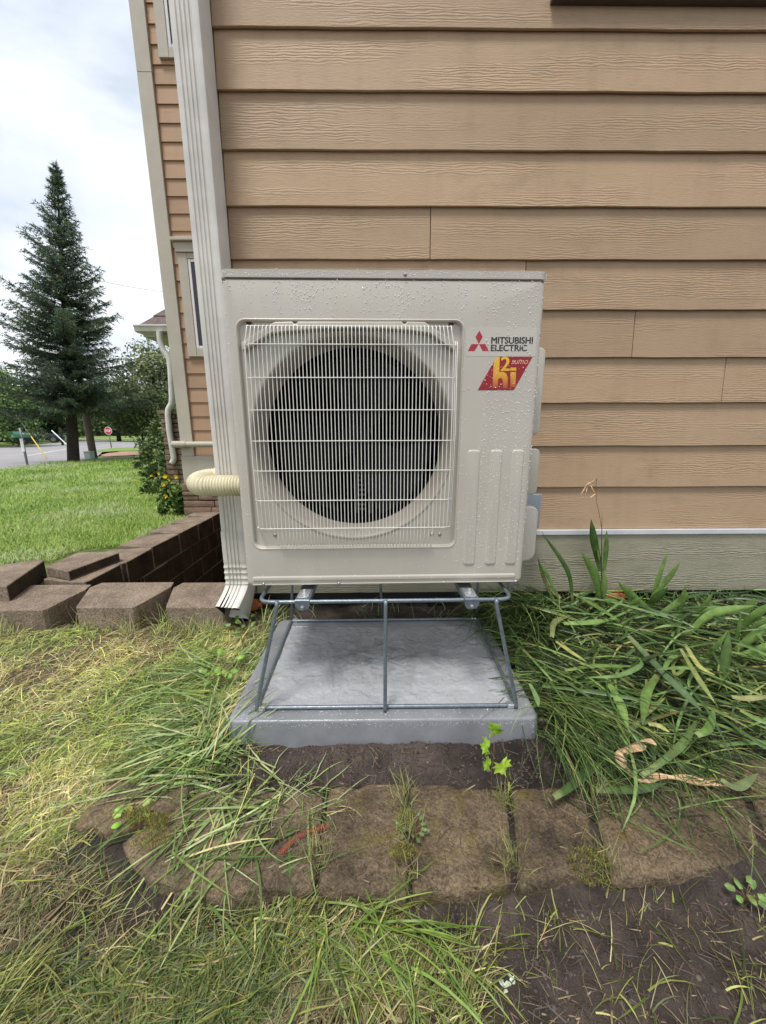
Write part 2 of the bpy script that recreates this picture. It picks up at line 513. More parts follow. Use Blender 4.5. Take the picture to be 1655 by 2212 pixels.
# ------------------------------------------------------------------ ground
def lawnness(x, y):
    """1 on the lawn, 0 on bare soil"""
    e = -0.50 + 0.10 * fbm(x, y, 3.0, 3) - 0.22 * sstep(0.95, 0.55, y) + 0.25 * sstep(0.62, 0.45, y)
    a = sstep(e + 0.16, e - 0.16, x)
    b = sstep(0.62, 0.54, y + 0.10 * fbm(x, y, 4, 3)) * sstep(0.42, 0.05, x + 0.25 * fbm(x + 5, y, 5, 3))
    st_ = sstep(0.70, 0.74, y - 0.10 * sstep(-0.6, -0.45, x)) * sstep(0.945, 0.92, y) * sstep(-0.85, -0.80, x)
    return np.maximum(a, b) * (1 - 0.93 * st_)
def g0(x, y):
    z = -1.088 + 0.045 * sstep(0.60, 0.93, y) + 0.03 * sstep(0.9, 1.1, y) + 0.02 * sstep(1.1, 1.75, y) + 0.035 * sstep(1.72, 1.9, y)
    left = sstep(-0.5, -1.1, x)
    zl = -1.075 + 0.07 * sstep(0.6, 1.6, y)
    z = z * (1 - left) + zl * left
    back = sstep(1.9, 2.15, y)
    zb = -0.935 - 0.265 * sstep(3.0, 12.0, np.hypot(x, y))
    z = z * (1 - back) + zb * back
    return z
def gnd(x, y):
    x = np.asarray(x, float); y = np.asarray(y, float)
    z = g0(x, y)
    near = sstep(5, 2, np.hypot(x, y))
    z = z + near * (0.020 * fbm(x, y, 4, 3) + 0.012 * fbm(x, y, 17, 3, 0.6))
    mound = np.exp(-((y - 0.985) / 0.055) ** 2) * sstep(-0.75, -0.5, x) * sstep(0.72, 0.5, x)
    z = z + mound * (0.010 + 0.012 * np.abs(fbm(x, y, 8, 4, 0.6)) + 0.007 * fbm(x, y, 32, 4, 0.75))
    jt = sstep(0.665, 0.70, y) * sstep(0.93, 0.90, y) * sstep(-0.7, -0.6, x) * sstep(1.5, 1.3, x)
    z = z + jt * (-1.053 - z + 0.004 * fbm(x, y, 30, 3))
    pad = sstep(-0.54, -0.50, x) * sstep(0.57, 0.53, x) * sstep(1.045, 1.07, y) * sstep(1.76, 1.73, y)
    z = np.where(pad > 0.01, np.minimum(z, -1.02 - 0.03 * pad), z)
    pit = (x > -1.88) & (x < -0.70) & (y > 1.97) & (y < 4.35)
    under = (x > -0.70) & (y > 2.0) & (y < 12)
    wl_ = (x > -2.02) & (x < -1.7) & (y > 1.82) & (y < 4.3) | ((x > -2.02) & (x < -0.7) & (y > 1.83) & (y < 2.06))
    z = np.where(wl_, np.minimum(z, -1.06), z)
    z = np.where(pit, -1.75, z)
    z = np.where(under, -1.4, z)
    return z

def grid_lines(a, b, step, lo, hi, gr=1.12):
    mid = list(np.arange(a, b + 1e-9, step))
    s = step; x = b; out = []
    while x < hi:
        s *= gr; x += s; out.append(x)
    s = step; x = a; pre = []
    while x > lo:
        s *= gr; x -= s; pre.append(x)
    return np.array(pre[::-1] + mid + out)
gx = grid_lines(-2.3, 2.5, 0.0085, -260, 200, 1.13)
gy = grid_lines(0.25, 2.2, 0.0085, -60, 420, 1.10)
X, Y = np.meshgrid(gx, gy)
Z = gnd(X, Y)
nx, ny = len(gx), len(gy)
idx = np.arange(nx * ny).reshape(ny, nx)
Fq = np.stack([idx[:-1, :-1], idx[:-1, 1:], idx[1:, 1:], idx[1:, :-1]], -1).reshape(-1, 4)
ln = lawnness(X, Y)
ln = np.maximum(ln, sstep(2.0, 2.2, Y))
n1 = fbm(X, Y, 3.1, 4)[..., None]; n2 = fbm(X + 9, Y, 11, 4)[..., None]
soil = np.array([0.095, 0.071, 0.058]) * (1 + 0.9 * n1) * (1 + 0.7 * n2)
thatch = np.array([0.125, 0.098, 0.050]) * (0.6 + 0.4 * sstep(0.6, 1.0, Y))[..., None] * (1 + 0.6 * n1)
farl = np.array([0.16, 0.22, 0.05]) * (1 + 0.5 * n1)
cl = ln[..., None]
fr = sstep(1.9, 3.0, Y)[..., None]
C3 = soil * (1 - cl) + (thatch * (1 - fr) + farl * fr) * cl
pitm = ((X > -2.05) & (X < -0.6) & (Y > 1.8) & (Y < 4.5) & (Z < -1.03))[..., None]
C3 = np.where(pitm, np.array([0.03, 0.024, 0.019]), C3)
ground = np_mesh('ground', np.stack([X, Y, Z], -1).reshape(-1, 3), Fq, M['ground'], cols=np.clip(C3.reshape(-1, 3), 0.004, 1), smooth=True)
tag(ground, kind='structure')

# road, a sheet lying on the flat ground beyond the lawn
ZF = -1.2
rd = [az(*p, ZF) for p in ((0, 1016), (150, 1001), (194, 991), (211, 986), (226, 973), (292, 967), (318, 957), (200, 951), (110, 958), (62, 962), (0, 967))]
d0 = (rd[0] - rd[1]).normalized() * 30; d1 = (rd[-1] - rd[-2]).normalized() * 60
rd = [rd[0] + d0 * 0.5 + Vector((-30, 0, 0))] + [rd[0] + d0 * 0.3] + rd + [rd[-1] + d1]
road = MB().add([(p.x, p.y, ZF + 0.012) for p in rd], [tuple(range(len(rd)))]).build('road', M['asphalt'], fixn=False)
if road.data.polygons[0].normal.z < 0:
    road.data.flip_normals()
tag(road, kind='structure')
mk = MB()
for (a, b) in (((60, 985), (150, 969)), ((168, 966), (250, 962))):
    pa, pb = az(*a, ZF), az(*b, ZF)
    d = (pb - pa); n_ = Vector((-d.y, d.x, 0)).normalized() * 0.07
    mk.add([(q.x, q.y, ZF + 0.017) for q in (pa - n_, pb - n_, pb + n_, pa + n_)], [(0, 1, 2, 3)])
mk = mk.build('road_marking', M['roadpaint'], fixn=False)
for p in mk.data.polygons:
    if p.normal.z < 0: p.flip()
tag(mk, kind='structure')

mbd = MB()
ring_ = [az((150 + a / 7.32) / 1.16, (1065 + b / 7.32) / 1.16, ZF) for a, b in ((740, 560), (900, 520), (1200, 495), (1650, 495), (1650, 545), (1200, 570), (850, 590))]
cx_ = sum((p for p in ring_), Vector()) / len(ring_)
k_ = len(ring_)
mv = [(p.x, p.y, ZF + 0.026) for p in ring_] + [(p.x + (cx_.x - p.x) * 0.35, p.y + (cx_.y - p.y) * 0.35, ZF + 0.04) for p in ring_] + [(cx_.x, cx_.y, ZF + 0.045)]
mbd.add(mv, [(i, (i + 1) % k_, k_ + (i + 1) % k_, k_ + i) for i in range(k_)] + [(k_ + i, k_ + (i + 1) % k_, 2 * k_) for i in range(k_)])
tag(mbd.build('mulch_bed', simple('red brown mulch', (0.42, 0.24, 0.17), 0.9, 0.35, 9), None), kind='structure')
vg = [az((150 + a / 7.32) / 1.16, (1065 + b / 7.32) / 1.16, ZF) for a, b in ((690, 505), (960, 488), (1500, 470), (1500, 408), (920, 430), (690, 458))]
vm = MB().add([(p.x, p.y, ZF + 0.018) for p in vg], [tuple(range(6))]).build('verge', simple('verge turf', (0.17, 0.26, 0.05), 0.9, 0.3, 3), None, fixn=False)
if vm.data.polygons[0].normal.z < 0: vm.data.flip_normals()
tag(vm, kind='structure')

# ------------------------------------------------------------------ house
house = thing('house', 'tan lap sided house with beige corner boards behind the outdoor unit', 'house', (1.0, 3.0, -1.0))
# hidden carcass
MB().box(-0.775, 6.0, 1.945, 6.5, -1.3, 5.2).build('wall_core', M['dark'], house)
MB().box(-2.12, -0.78, 4.172, 6.5, -1.6, 5.2).build('wall_core', M['dark'], house)

E0, Z0 = 0.21077, 1.60452
def plank(x0, x1, zb, ht, ylip, ytop, th, mat, name='siding_plank', nseg=1, wob=0.0):
    mb = MB()
    xs = [x0 + (x1 - x0) * i / nseg for i in range(nseg + 1)]
    vs = []
    for x in xs:
        w = wob * (math.sin(x * 9 + zb * 31) + 0.6 * math.sin(x * 23 + zb * 17))
        vs += [(x, ylip, zb + w), (x, ytop, zb + ht), (x, ytop + th, zb + ht), (x, ylip + th, zb + w)]
    fs = [(0, 1, 2, 3)]
    for i in range(nseg):
        a, b = i * 4, i * 4 + 4
        fs += [(a + j, a + (j + 1) % 4, b + (j + 1) % 4, b + j) for j in range(4)]
    fs.append((nseg * 4 + 3, nseg * 4 + 2, nseg * 4 + 1, nseg * 4))
    mb.add(vs, fs)
    return mb.build(name, mat, house, bevel=0.0018, seg=1)
joints = {4: 930, 5: 1135, 6: 1370, 7: 1565}
for k in range(-15, 11):
    zb = Z0 - E0 * k
    if k == 10: zb = -0.518
    ht = E0 + 0.028 if k < 10 else (Z0 - E0 * 9 + 0.028 - zb)
    ends = [-0.672, 5.9]
    if k in joints:
        ends.insert(1, at(joints[k], {4: 505, 5: 615, 6: 720, 7: 820}[k], 1.915).x)
    elif k < -1:
        ends.insert(1, 2.6 + 1.1 * math.sin(k * 2.3))
    for a, b in zip(ends[:-1], ends[1:]):
        plank(a + 0.0015, b - 0.0015, zb, ht, 1.909, 1.927, 0.012, M['siding'], nseg=max(4, int((b - a) * 8)), wob=0.0009)
# aluminium flashing strip and painted skirt board below it
fl = MB()
fl.box(-0.67, 5.9, 1.888, 1.94, -0.524, -0.519)
fl.box(-0.67, 5.9, 1.888, 1.892, -0.543, -0.524)
fl.build('flashing_strip', M['flash'], house, bevel=0.001, seg=1)
MB().box(-0.67, 3.0, 1.898, 1.935, -0.868, -0.546).build('skirt_board', M['skirt'], house, bevel=0.003)
MB().box(3.003, 5.9, 1.898, 1.935, -0.868, -0.546).build('skirt_board', M['skirt'], house, bevel=0.003)
# near corner: board behind the downspout and the rough channel strip at the plank ends
MB().box(-0.785, -0.700, 1.905, 1.95, -0.87, 5.1).build('corner_board', M['trim'], house, bevel=0.003)
MB().box(-0.6985, -0.6735, 1.9, 1.945, -0.87, 5.1).build('channel_strip', M['trim_dark'], house, bevel=0.002)
MB().box(-0.785, -0.775, 1.952, 4.13, -1.6, 5.2).build('side_wall', M['siding'], house)
# window above, only its sill and casing reach into the picture
sw = at(1188, 12, 1.915)
wf = MB().box(sw.x + 0.03, 2.6, 1.875, 1.94, sw.z + 0.052, sw.z + 0.14).build('window', M['trim'], house, bevel=0.003)
MB().box(sw.x, 2.63, 1.882, 1.94, sw.z, sw.z + 0.05).build('sill', M['sill'], wf, bevel=0.004)
MB().box(sw.x + 0.09, 2.54, 1.90, 1.935, sw.z + 0.142, sw.z + 1.3).build('pane', M['glass'], wf)

# far wing of the same house
YF = 4.15
for i in range(-11, 29):
    zb = 3.2056 - 0.1456 * i
    if zb < -0.32: continue
    plank(-2.012, -0.79, zb, 0.166, YF - 0.006, YF + 0.008, 0.010, M['siding_far'], nseg=2)
plank(-2.012, -0.79, -0.268, 0.10, YF - 0.006, YF + 0.004, 0.010, M['siding_far'], nseg=2)
MB().box(-2.146, -2.014, YF - 0.03, YF + 0.05, -0.27, 3.13).build('corner_board', M['trim'], house, bevel=0.003)
MB().box(-2.146, -2.014, YF - 0.03, YF + 0.05, 3.133, 5.1).build('corner_board', M['trim'], house, bevel=0.003)
MB().box(-2.155, -0.79, YF - 0.035, YF + 0.05, -0.56, -0.272).build('band_board', M['trim'], house, bevel=0.004)
# ledge stones of the base
lb = MB().box(-2.13, -0.79, YF - 0.015, YF + 0.06, -1.6, -0.562).build('stone_base', M['dark'], house)
for r_, (za, zb) in enumerate(((-0.648, -0.565), (-0.70, -0.652), (-0.752, -0.704), (-0.83, -0.757), (-0.92, -0.834))):
    x = -2.175
    while x < -0.85:
        w = random.uniform(0.16, 0.42)
        MB().box(x, min(x + w - 0.008, -0.79), YF - 0.05 - random.uniform(0, 0.03), YF + 0.04, za, zb - random.uniform(0, 0.006)).build('stone', M['ledge'], lb, bevel=0.008, seg=2, smooth=40)
        x += w
# windows of the wing
def wing_window(x0, z0, z1, head):
    x1 = -1.0
    w = MB()
    w.box(x0, x0 + 0.09, YF - 0.028, YF + 0.03, z0, z1)
    w.box(x1, x1 + 0.09, YF - 0.028, YF + 0.03, z0, z1)
    w.box(x0 + 0.0905, x1 - 0.0005, YF - 0.0265, YF + 0.03, z0, z0 + 0.075)
    w.box(x0 + 0.0905, x1 - 0.0005, YF - 0.0265, YF + 0.03, z1 - 0.05, z1)
    wo = w.build('window', M['trim'], house, bevel=0.002, seg=1)
    sa = MB()
    sa.box(x0 + 0.092, x0 + 0.118, YF - 0.022, YF + 0.03, z0 + 0.077, z1 - 0.052)
    sa.box(x1 - 0.028, x1 - 0.002, YF - 0.022, YF + 0.03, z0 + 0.077, z1 - 0.052)
    sa.box(x0 + 0.119, x1 - 0.029, YF - 0.0205, YF + 0.03, z0 + 0.077, z0 + 0.103)
    sa.box(x0 + 0.119, x1 - 0.029, YF - 0.0205, YF + 0.03, z1 - 0.078, z1 - 0.052)
    sa.build('sash', M['pvc'], wo, bevel=0.002, seg=1)
    MB().box(x0 + 0.120, x1 - 0.030, YF - 0.016, YF + 0.02, z0 + 0.104, z1 - 0.079).build('pane', M['glass'], wo)
    if head:
        MB().box(x0 - 0.012, x1 + 0.10, YF - 0.045, YF + 0.03, z1 + 0.001, z1 + 0.085).build('head_board', M['trim'], wo, bevel=0.002)
        MB().box(x0 - 0.035, x1 + 0.13, YF - 0.075, YF + 0.03, z1 + 0.087, z1 + 0.118).build('head_cap', M['trim'], wo, bevel=0.006)
wing_window(-1.962, 0.748, 1.70, True)
wing_window(-1.937, 3.24, 4.6, True)
# low pipe along the wing
pp = MB()
pp.tube([(-2.205, YF - 0.075, -0.143), (-2.06, YF - 0.075, -0.143)], 0.036, 14)
pp.tube([(-2.06, YF - 0.075, -0.143), (-0.79, YF - 0.075, -0.143)], 0.031, 14)
pp.build('wall_pipe', M['trim'], house, smooth=40)

# near downspout with its ribs
def spout_section(cx, cy, w=0.115, d=0.118, tz=0.0):
    """closed outline, front (towards -y) face fluted"""
    pts = []
    r_ = 0.010
    x0, x1, y0, y1 = cx - w / 2, cx + w / 2, cy, cy + d
    pts += [(x0, y1), (x0, y0 + r_), (x0 + 0.003, y0 + 0.003), (x0 + r_, y0)]
    n = 4
    a, b = x0 + 0.024, x1 - 0.024
    p = (b - a) / n
    for i in range(n):
        s_ = a + p * i
        pts += [(s_, y0), (s_ + p * 0.22, y0 + 0.006), (s_ + p * 0.55, y0 + 0.006), (s_ + p * 0.77, y0)]
    pts += [(b, y0), (x1 - r_, y0), (x1 - 0.003, y0 + 0.003), (x1, y0 + r_), (x1, y1)]
    return pts
sx = -0.7225
def sweep_sections(secs):
    mb = MB(); n = len(secs[0]); vs = [p for s_ in secs for p in s_]; fs = []
    for i in range(len(secs) - 1):
        for j in range(n):
            j2 = (j + 1) % n
            fs.append((i * n + j, i * n + j2, (i + 1) * n + j2, (i + 1) * n + j))
    return mb.add(vs, fs)
SY = 1.775
sec = spout_section(sx, SY)
ds = sweep_sections([[(x, y, -0.50) for x, y in sec], [(x, y, 5.1) for x, y in sec]]).build('downspout', M['spout'], house, smooth=30)
sec2 = spout_section(sx, SY - 0.003, 0.120, 0.122)
sweep_sections([[(x, y, -0.64) for x, y in sec2], [(x, y, -0.485) for x, y in sec2]]).build('spout_sleeve', M['spout'], ds, smooth=30)
# elbow: section bends forward and to the left, with crimp ridges
secs = []
for i in range(25):
    t = i / 24
    z = -0.64 - 0.235 * t
    bend = max(0, (t - 0.5) / 0.5)
    dy = -0.085 * bend ** 1.4; dx = -0.026 * bend ** 1.3
    crimp = 0.0035 * (1 if (i % 3 == 0) else -0.4) if 0 < i < 14 else 0
    fl_ = 1.0 - 0.02 * bend
    s_ = []
    for x, y in sec2:
        xx = sx + (x - sx) * (fl_ + crimp * 6) + dx
        yy = SY + (y - SY) * (1 + crimp * 4) + dy - crimp
        s_.append((xx, yy, z - 1.0 * bend * (y - SY) - 0.10 * bend * (x - sx) + 0.03 * bend))
    secs.append(s_)
el = sweep_sections(secs)
n_ = len(secs[0])
el.build('spout_elbow', M['spout'], ds, smooth=30, fixn=True)
inn = sweep_sections([[(sx - 0.0 + (x - sx) * 0.965, y * 1.0 + 0.002, z) for x, y, z in s_] for s_ in secs[12:]])
inn.build('spout_shade_lining', M['dark'], ds, smooth=30)  # added dark sheet, stands in for shade inside the elbow
cap_ = MB().add(secs[22], [tuple(range(n_))]).build('spout_shade_cap', M['dark'], ds, fixn=False)  # flat dark cap paints the shade in the spout mouth
for zz in (1.2, 3.4):
    MB().box(sx - 0.066, sx + 0.066, SY - 0.002, 1.904, zz, zz + 0.03)  # straps sit outside the picture band

# flexible corrugated hose that wraps the downspout
path = []
for i in range(46):
    path.append(Vector((-0.40 - 0.385 * i / 45, 1.705, -0.246)))
for i in range(1, 40):
    q = math.pi * 0.80 * i / 39
    path.append(Vector((-0.785 - 0.075 * math.sin(q), 1.705 + 0.085 * (1 - math.cos(q)), -0.246 + 0.008 * (1 - math.cos(q)))))
for i in range(1, 14):
    path.append(path[-1] + Vector((0.010, 0.009, 0.001)))
fine = []
for a, b in zip(path[:-1], path[1:]):
    for q in range(3):
        fine.append(a.lerp(b, q / 3))
L = 0; rr = []
for i, p in enumerate(fine):
    if i: L += (p - fine[i - 1]).length
    rr.append(0.0455 + 0.0042 * math.cos(2 * math.pi * L / 0.0135))
MB().tube(fine, rr, 20).build('corrugated_hose', M['hose'], ds, smooth='all')

# porch at the far end of the house: hipped roof corner, gutter, bent downspout and stone pier
YP = 7.0
pr = MB()
gl, gr_ = at(308, 712, YP).x, at(308, 712, YP).x + 3.0
zg = 1.70
ap = (gl + 1.9, YP + 2.0, zg + 2.3)
NS = 12
for i in range(NS):
    t0_, t1_ = i / NS, (i + 1.12) / NS
    def lerp(a, b, t): return tuple(a[j] + (b[j] - a[j]) * t for j in range(3))
    A, B = (gl - 0.02, YP - 0.03, zg + 0.06), (gr_ + 2, YP - 0.03, zg + 0.06)
    C_ = (gl - 0.02, YP + 4.0, zg + 0.06)
    up = Vector((0, -0.010, 0.016))
    b0 = Vector(lerp(A, ap, t0_)); b1 = Vector(lerp(B, ap, t0_)); u1 = Vector(lerp(B, ap, min(t1_, 1))); u0 = Vector(lerp(A, ap, min(t1_, 1)))
    pr.add([b0 + up, b1 + up, u1, u0, b0, b1], [(0, 1, 2, 3), (4, 5, 1, 0)])
    c0 = Vector(lerp(C_, ap, t0_)); c1 = Vector(lerp(C_, ap, min(t1_, 1)))
    up2 = Vector((-0.010, 0, 0.016))
    pr.add([b0 + up2, u0, c1, c0 + up2], [(0, 1, 2, 3)])
roof = pr.build('porch_roof', M['shingle'], house, fixn=False)
gt = MB()
gt.prism([(YP - 0.13, zg + 0.055), (YP - 0.13, zg + 0.03), (YP - 0.115, zg + 0.02), (YP - 0.105, zg - 0.045), (YP - 0.02, zg - 0.06), (YP - 0.02, zg + 0.055)], gl - 0.08, gr_ + 1, axis='x')
gt.box(gl - 0.06, gl - 0.001, YP - 0.019, YP + 4, zg - 0.06, zg + 0.05)
gt.build('gutter', M['spout'], roof, bevel=0.004, seg=1)
MB().box(gl, gr_ + 1, YP, YP + 4, zg - 0.11, zg - 0.061).build('soffit', M['trim'], roof)
gp = [at(*p, YP - 0.10) for p in ((345, 716), (346, 735), (352, 755), (366, 776), (369, 800), (372, 862), (371, 872), (364, 884), (363, 896), (366, 930), (375, 985), (376, 992), (372, 1000))]
gp2 = []
for a, b in zip(gp[:-1], gp[1:]):
    gp2 += [a, a.lerp(b, 0.5)]
gp2.append(gp[-1])
MB().tube(gp2, 0.052, 8).build('porch_downspout', M['spout'], house, smooth=50)
pl = at(349, 893, YP)
pier = MB().box(pl.x + 0.02, pl.x + 1.5, YP + 0.02, YP + 0.6, -1.6, pl.z - 0.02).build('stone_pier', M['dark'], house)
MB().box(pl.x - 0.05, pl.x + 1.6, YP - 0.06, YP + 0.65, pl.z - 0.018, pl.z + 0.045).build('pier_cap', M['ledge'], pier, bevel=0.012)
z = pl.z - 0.024
while z > -1.3:
    h = random.uniform(0.06, 0.11); x = pl.x - 0.01
    while x < pl.x + 1.4:
        w = random.uniform(0.18, 0.42)
        MB().box(x, x + w - 0.012, YP - random.uniform(0.0, 0.05), YP + 0.3, z - h + 0.012, z).build('stone', M['ledge'], pier, bevel=0.008, seg=1)
        x += w
    z -= h

# grey box on the wall behind the unit
db = thing('disconnect_box', 'blue grey metal box on the siding behind the unit', 'electrical box', (0.74, 1.9, -0.38))
MB().box(0.66, 0.785, 1.80, 1.906, -0.47, -0.315).build('box_body', M['boxgrey'], db, bevel=0.006)
MB().box(0.652, 0.793, 1.785, 1.799, -0.478, -0.307).build('box_cover', M['boxgrey'], db, bevel=0.004)
MB().tube([(0.70, 1.86, -0.472), (0.70, 1.86, -0.9)], 0.012, 10).build('conduit', M['boxgrey'], db, smooth=40)

# ------------------------------------------------------------------ retaining walls
def block(parent, poly, z0, z1, face_edges=(), bev=0.006):
    """poly: plan outline; walls between face_edges get the split face material"""
    n = len(poly)
    mb = MB()
    mb.add([(x, y, z0) for x, y in poly] + [(x, y, z1) for x, y in poly], [tuple(range(n))[::-1], tuple(range(n, 2 * n))])
    vs = mb.v
    for i in range(n):
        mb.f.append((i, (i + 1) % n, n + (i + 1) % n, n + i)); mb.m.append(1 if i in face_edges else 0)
    return mb.build('block', [M['block'], M['block_face']], parent, bevel=bev, seg=2, fixn=True)

fw = thing('block_wall', 'low front row of tapered grey brown blocks along the lawn ending at the downspout', 'retaining wall', (-1.5, 1.95, -1.0))
# (tail left, tail right, face right, face left) at the top
front = [(-2.56, -2.28, -2.16, -2.64), (-2.05, -1.715, -1.70, -2.13), (-1.565, -1.254, -1.208, -1.675), (-1.106, -0.80, -0.735, -1.195)]
for i, (a, b, c, d) in enumerate(front):
    jz = (0.0, -0.008, 0.004, 0.0)[i]
    mid = (a + b) / 2
    poly = [(a, 1.792), (a + 0.012, 1.775), (mid - 0.005, 1.772), (mid + 0.0, 1.777), (mid + 0.005, 1.772), (b - 0.012, 1.775), (b, 1.792), (c, 2.03), (c - 0.02, 2.10), (d + 0.02, 2.10), (d, 2.03)]
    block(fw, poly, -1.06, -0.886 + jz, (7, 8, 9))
    for cz in (1, 2, 3, 4):
        off = 0.23 if cz % 2 else 0.0
        if d + off + 0.46 > -0.72: continue
        x0_ = d + off
        block(fw, [(x0_ + 0.06, 1.80), (x0_ + 0.40, 1.80), (x0_ + 0.468, 2.03), (x0_ + 0.45, 2.10), (x0_ + 0.02, 2.10), (x0_, 2.03)], -1.06 - 0.175 * cz, -0.888 - 0.175 * cz, (2, 3, 4))
lw = thing('block_wall', 'stepped side row of dark faced blocks running back to the house wing', 'retaining wall', (-1.9, 3.2, -1.0))
# side wall runs away from the camera, split faces look to the pit (+x)
ys = [2.12, 2.44, 2.80, 3.20, 3.55, 3.88, 4.11]
for i, (ya, yb) in enumerate(zip(ys[:-1], ys[1:])):
    zt = (-0.886, -0.888, -0.886, -0.884, -0.889, -0.887)[i]
    sk = (0.0, 0.01, -0.01, 0.0, 0.0, 0.0)[i]
    xf = -1.765
    poly = [(xf - 0.012, ya + 0.004), (xf + sk, ya + 0.03), (xf + sk * 0.2, yb - 0.03), (xf - 0.012, yb - 0.004), (xf - 0.08, yb - 0.004), (xf - 0.30, yb - 0.05), (xf - 0.30, ya + 0.05), (xf - 0.08, ya + 0.004)]
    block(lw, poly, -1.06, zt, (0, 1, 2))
    for cz in range(1, 5):
        off = 0.17 if cz % 2 else 0
        yy = min(ya + off, 3.95)
        hh = min(yb - ya, 4.12 - yy)
        s2 = random.uniform(-0.012, 0.012)
        block(lw, [(xf - 0.006, yy + 0.001), (xf + s2, yy + 0.02), (xf + s2, yy + hh - 0.02), (xf - 0.006, yy + hh - 0.001), (xf - 0.25, yy + hh - 0.003), (xf - 0.25, yy + 0.003)], -1.062 - 0.175 * cz, -0.888 - 0.175 * cz, (0, 1, 2), 0.002)
# two blocks set one course higher near the corner
sx_ = lambda X_, Y_, z_: tuple(az((X_ / 2.586) / 1.16, (1000 + Y_ / 2.586) / 1.16, z_)[:2])
zb_ = -0.822
pB = [sx_(440, 1116, zb_), sx_(772, 994, zb_), sx_(752, 985, zb_), sx_(500, 993, zb_), sx_(302, 1088, zb_)]
block(lw, pB, -0.8845, zb_, (0, 1))
zb_ = -0.806
pA = [sx_(40, 1212, zb_), sx_(284, 1046, zb_), sx_(270, 1036, zb_), sx_(0, 1074, zb_), sx_(-190, 1110, zb_), sx_(-160, 1215, zb_)]
block(lw, pA, -1.03, zb_, (0, 1))

# edging stones at the foot of the bed
ed = thing('edging_row', 'row of wet brown mossy edging stones set in the soil in front of the pad', 'garden edging', (0.2, 0.8, -1.09))
def estone(poly, zt, tilt=0.0):
    n = len(poly)
    cx = sum(p[0] for p in poly) / n; cy = sum(p[1] for p in poly) / n
    bm = bmesh.new()
    vs = [bm.verts.new((x, y, zt - 0.10)) for x, y in poly]
    f = bm.faces.new(vs)
    ex = bmesh.ops.extrude_face_region(bm, geom=[f])
    bmesh.ops.translate(bm, verts=[v for v in ex['geom'] if isinstance(v, bmesh.types.BMVert)], vec=(0, 0, 0.10))
    bmesh.ops.recalc_face_normals(bm, faces=bm.faces)
    bmesh.ops.bevel(bm, geom=[e for e in bm.edges], offset=0.014, segments=2, profile=0.6, affect='EDGES')
    bmesh.ops.triangulate(bm, faces=bm.faces)
    bmesh.ops.subdivide_edges(bm, edges=[e for e in bm.edges if e.calc_length() > 0.05], cuts=3, use_grid_fill=True)
    bmesh.ops.triangulate(bm, faces=bm.faces)
    bmesh.ops.subdivide_edges(bm, edges=[e for e in bm.edges if e.calc_length() > 0.03], cuts=1, use_grid_fill=True)
    co = np.array([v.co[:] for v in bm.verts])
    nn = 0.012 * fbm(co[:, 0] + zt * 50, co[:, 1], 9, 4, 0.6) + 0.004 * fbm(co[:, 0], co[:, 1], 60, 3, 0.7)
    n2_ = 0.014 * fbm(co[:, 0] * 1.0 + co[:, 2] * 1.3, co[:, 2] * 2, 16, 3, 0.6)
    for v, a, b in zip(bm.verts, nn, n2_):
        v.co.z += a + tilt * (v.co.y - cy)
        v.co.y += b; v.co.x += b * 0.6
    me = bpy.data.meshes.new('stone')
    off = ORG[ed.name]
    bm.transform(Matrix.Translation(-off))
    bm.to_mesh(me); bm.free()
    me.materials.append(M['edging'])
    me.polygons.foreach_set('use_smooth', [True] * len(me.polygons))
    link('stone', me, ed)
zt = -1.04
estone([(-0.82, 0.80), (-0.72, 0.785), (-0.57, 0.84), (-0.545, 0.93), (-0.81, 0.925)], zt + 0.018)
estone([(-0.675, 0.775), (-0.56, 0.685), (-0.40, 0.655), (-0.155, 0.672), (-0.165, 0.90), (-0.52, 0.915)], zt, 0.03)
estone([(-0.148, 0.675), (-0.03, 0.655), (0.062, 0.652), (0.075, 0.915), (-0.155, 0.91)], zt + 0.002, 0.02)
estone([(0.075, 0.652), (0.31, 0.668), (0.375, 0.905), (0.088, 0.92)], zt - 0.001)
estone([(0.325, 0.668), (0.525, 0.685), (0.61, 0.92), (0.39, 0.908)], zt - 0.003, -0.01)
estone([(0.545, 0.672), (0.82, 0.690), (0.96, 0.715), (1.12, 0.98), (0.63, 0.925)], zt, 0.02)
estone([(0.985, 0.722), (1.35, 0.78), (1.50, 1.03), (1.14, 0.985)], zt + 0.004, 0.0)

# ------------------------------------------------------------------ outdoor unit
AY, AX, AYAW, AB = 1.22, 0.016, 0.0161933, -0.531
ac = thing('air_conditioner', 'greige outdoor heat pump unit with round fan grille covered in rain drops', 'air conditioner', (AX, AY, AB), AYAW, local=True)
ORG[ac.name] = Vector((0, 0, AB))
def acuv(px, py, d=0.0):
    v = ray(px, py); t = math.tan(AYAW)
    y0 = AY + d / math.cos(AYAW)
    s_ = (y0 - t * AX) / (v.y - t * v.x); P = v * s_
    return ((P.x - AX) * math.cos(AYAW) + (P.y - AY) * math.sin(AYAW), P.z)
def rrect(x0, x1, z0, z1, r, n=6, m=6):
    pts = []
    for (cx, cz, a0, nx_, nz_) in ((x1 - r, z1 - r, 0, x0 + r, z1), (x0 + r, z1 - r, 90, x0, z0 + r), (x0 + r, z0 + r, 180, x1 - r, z0), (x1 - r, z0 + r, 270, x1, z1 - r)):
        for i in range(n + 1):
            q = math.radians(a0 + 90 * i / n)
            pts.append((cx + r * math.cos(q), cz + r * math.sin(q)))
        ex, ez = pts[-1]
        for i in range(1, m):
            pts.append((ex + (nx_ - ex) * i / m, ez + (nz_ - ez) * i / m))
    return pts
U0, U1, V0, V1 = -0.477, 0.487, -0.531, 0.434
FC, FZ = -0.0985, -0.033
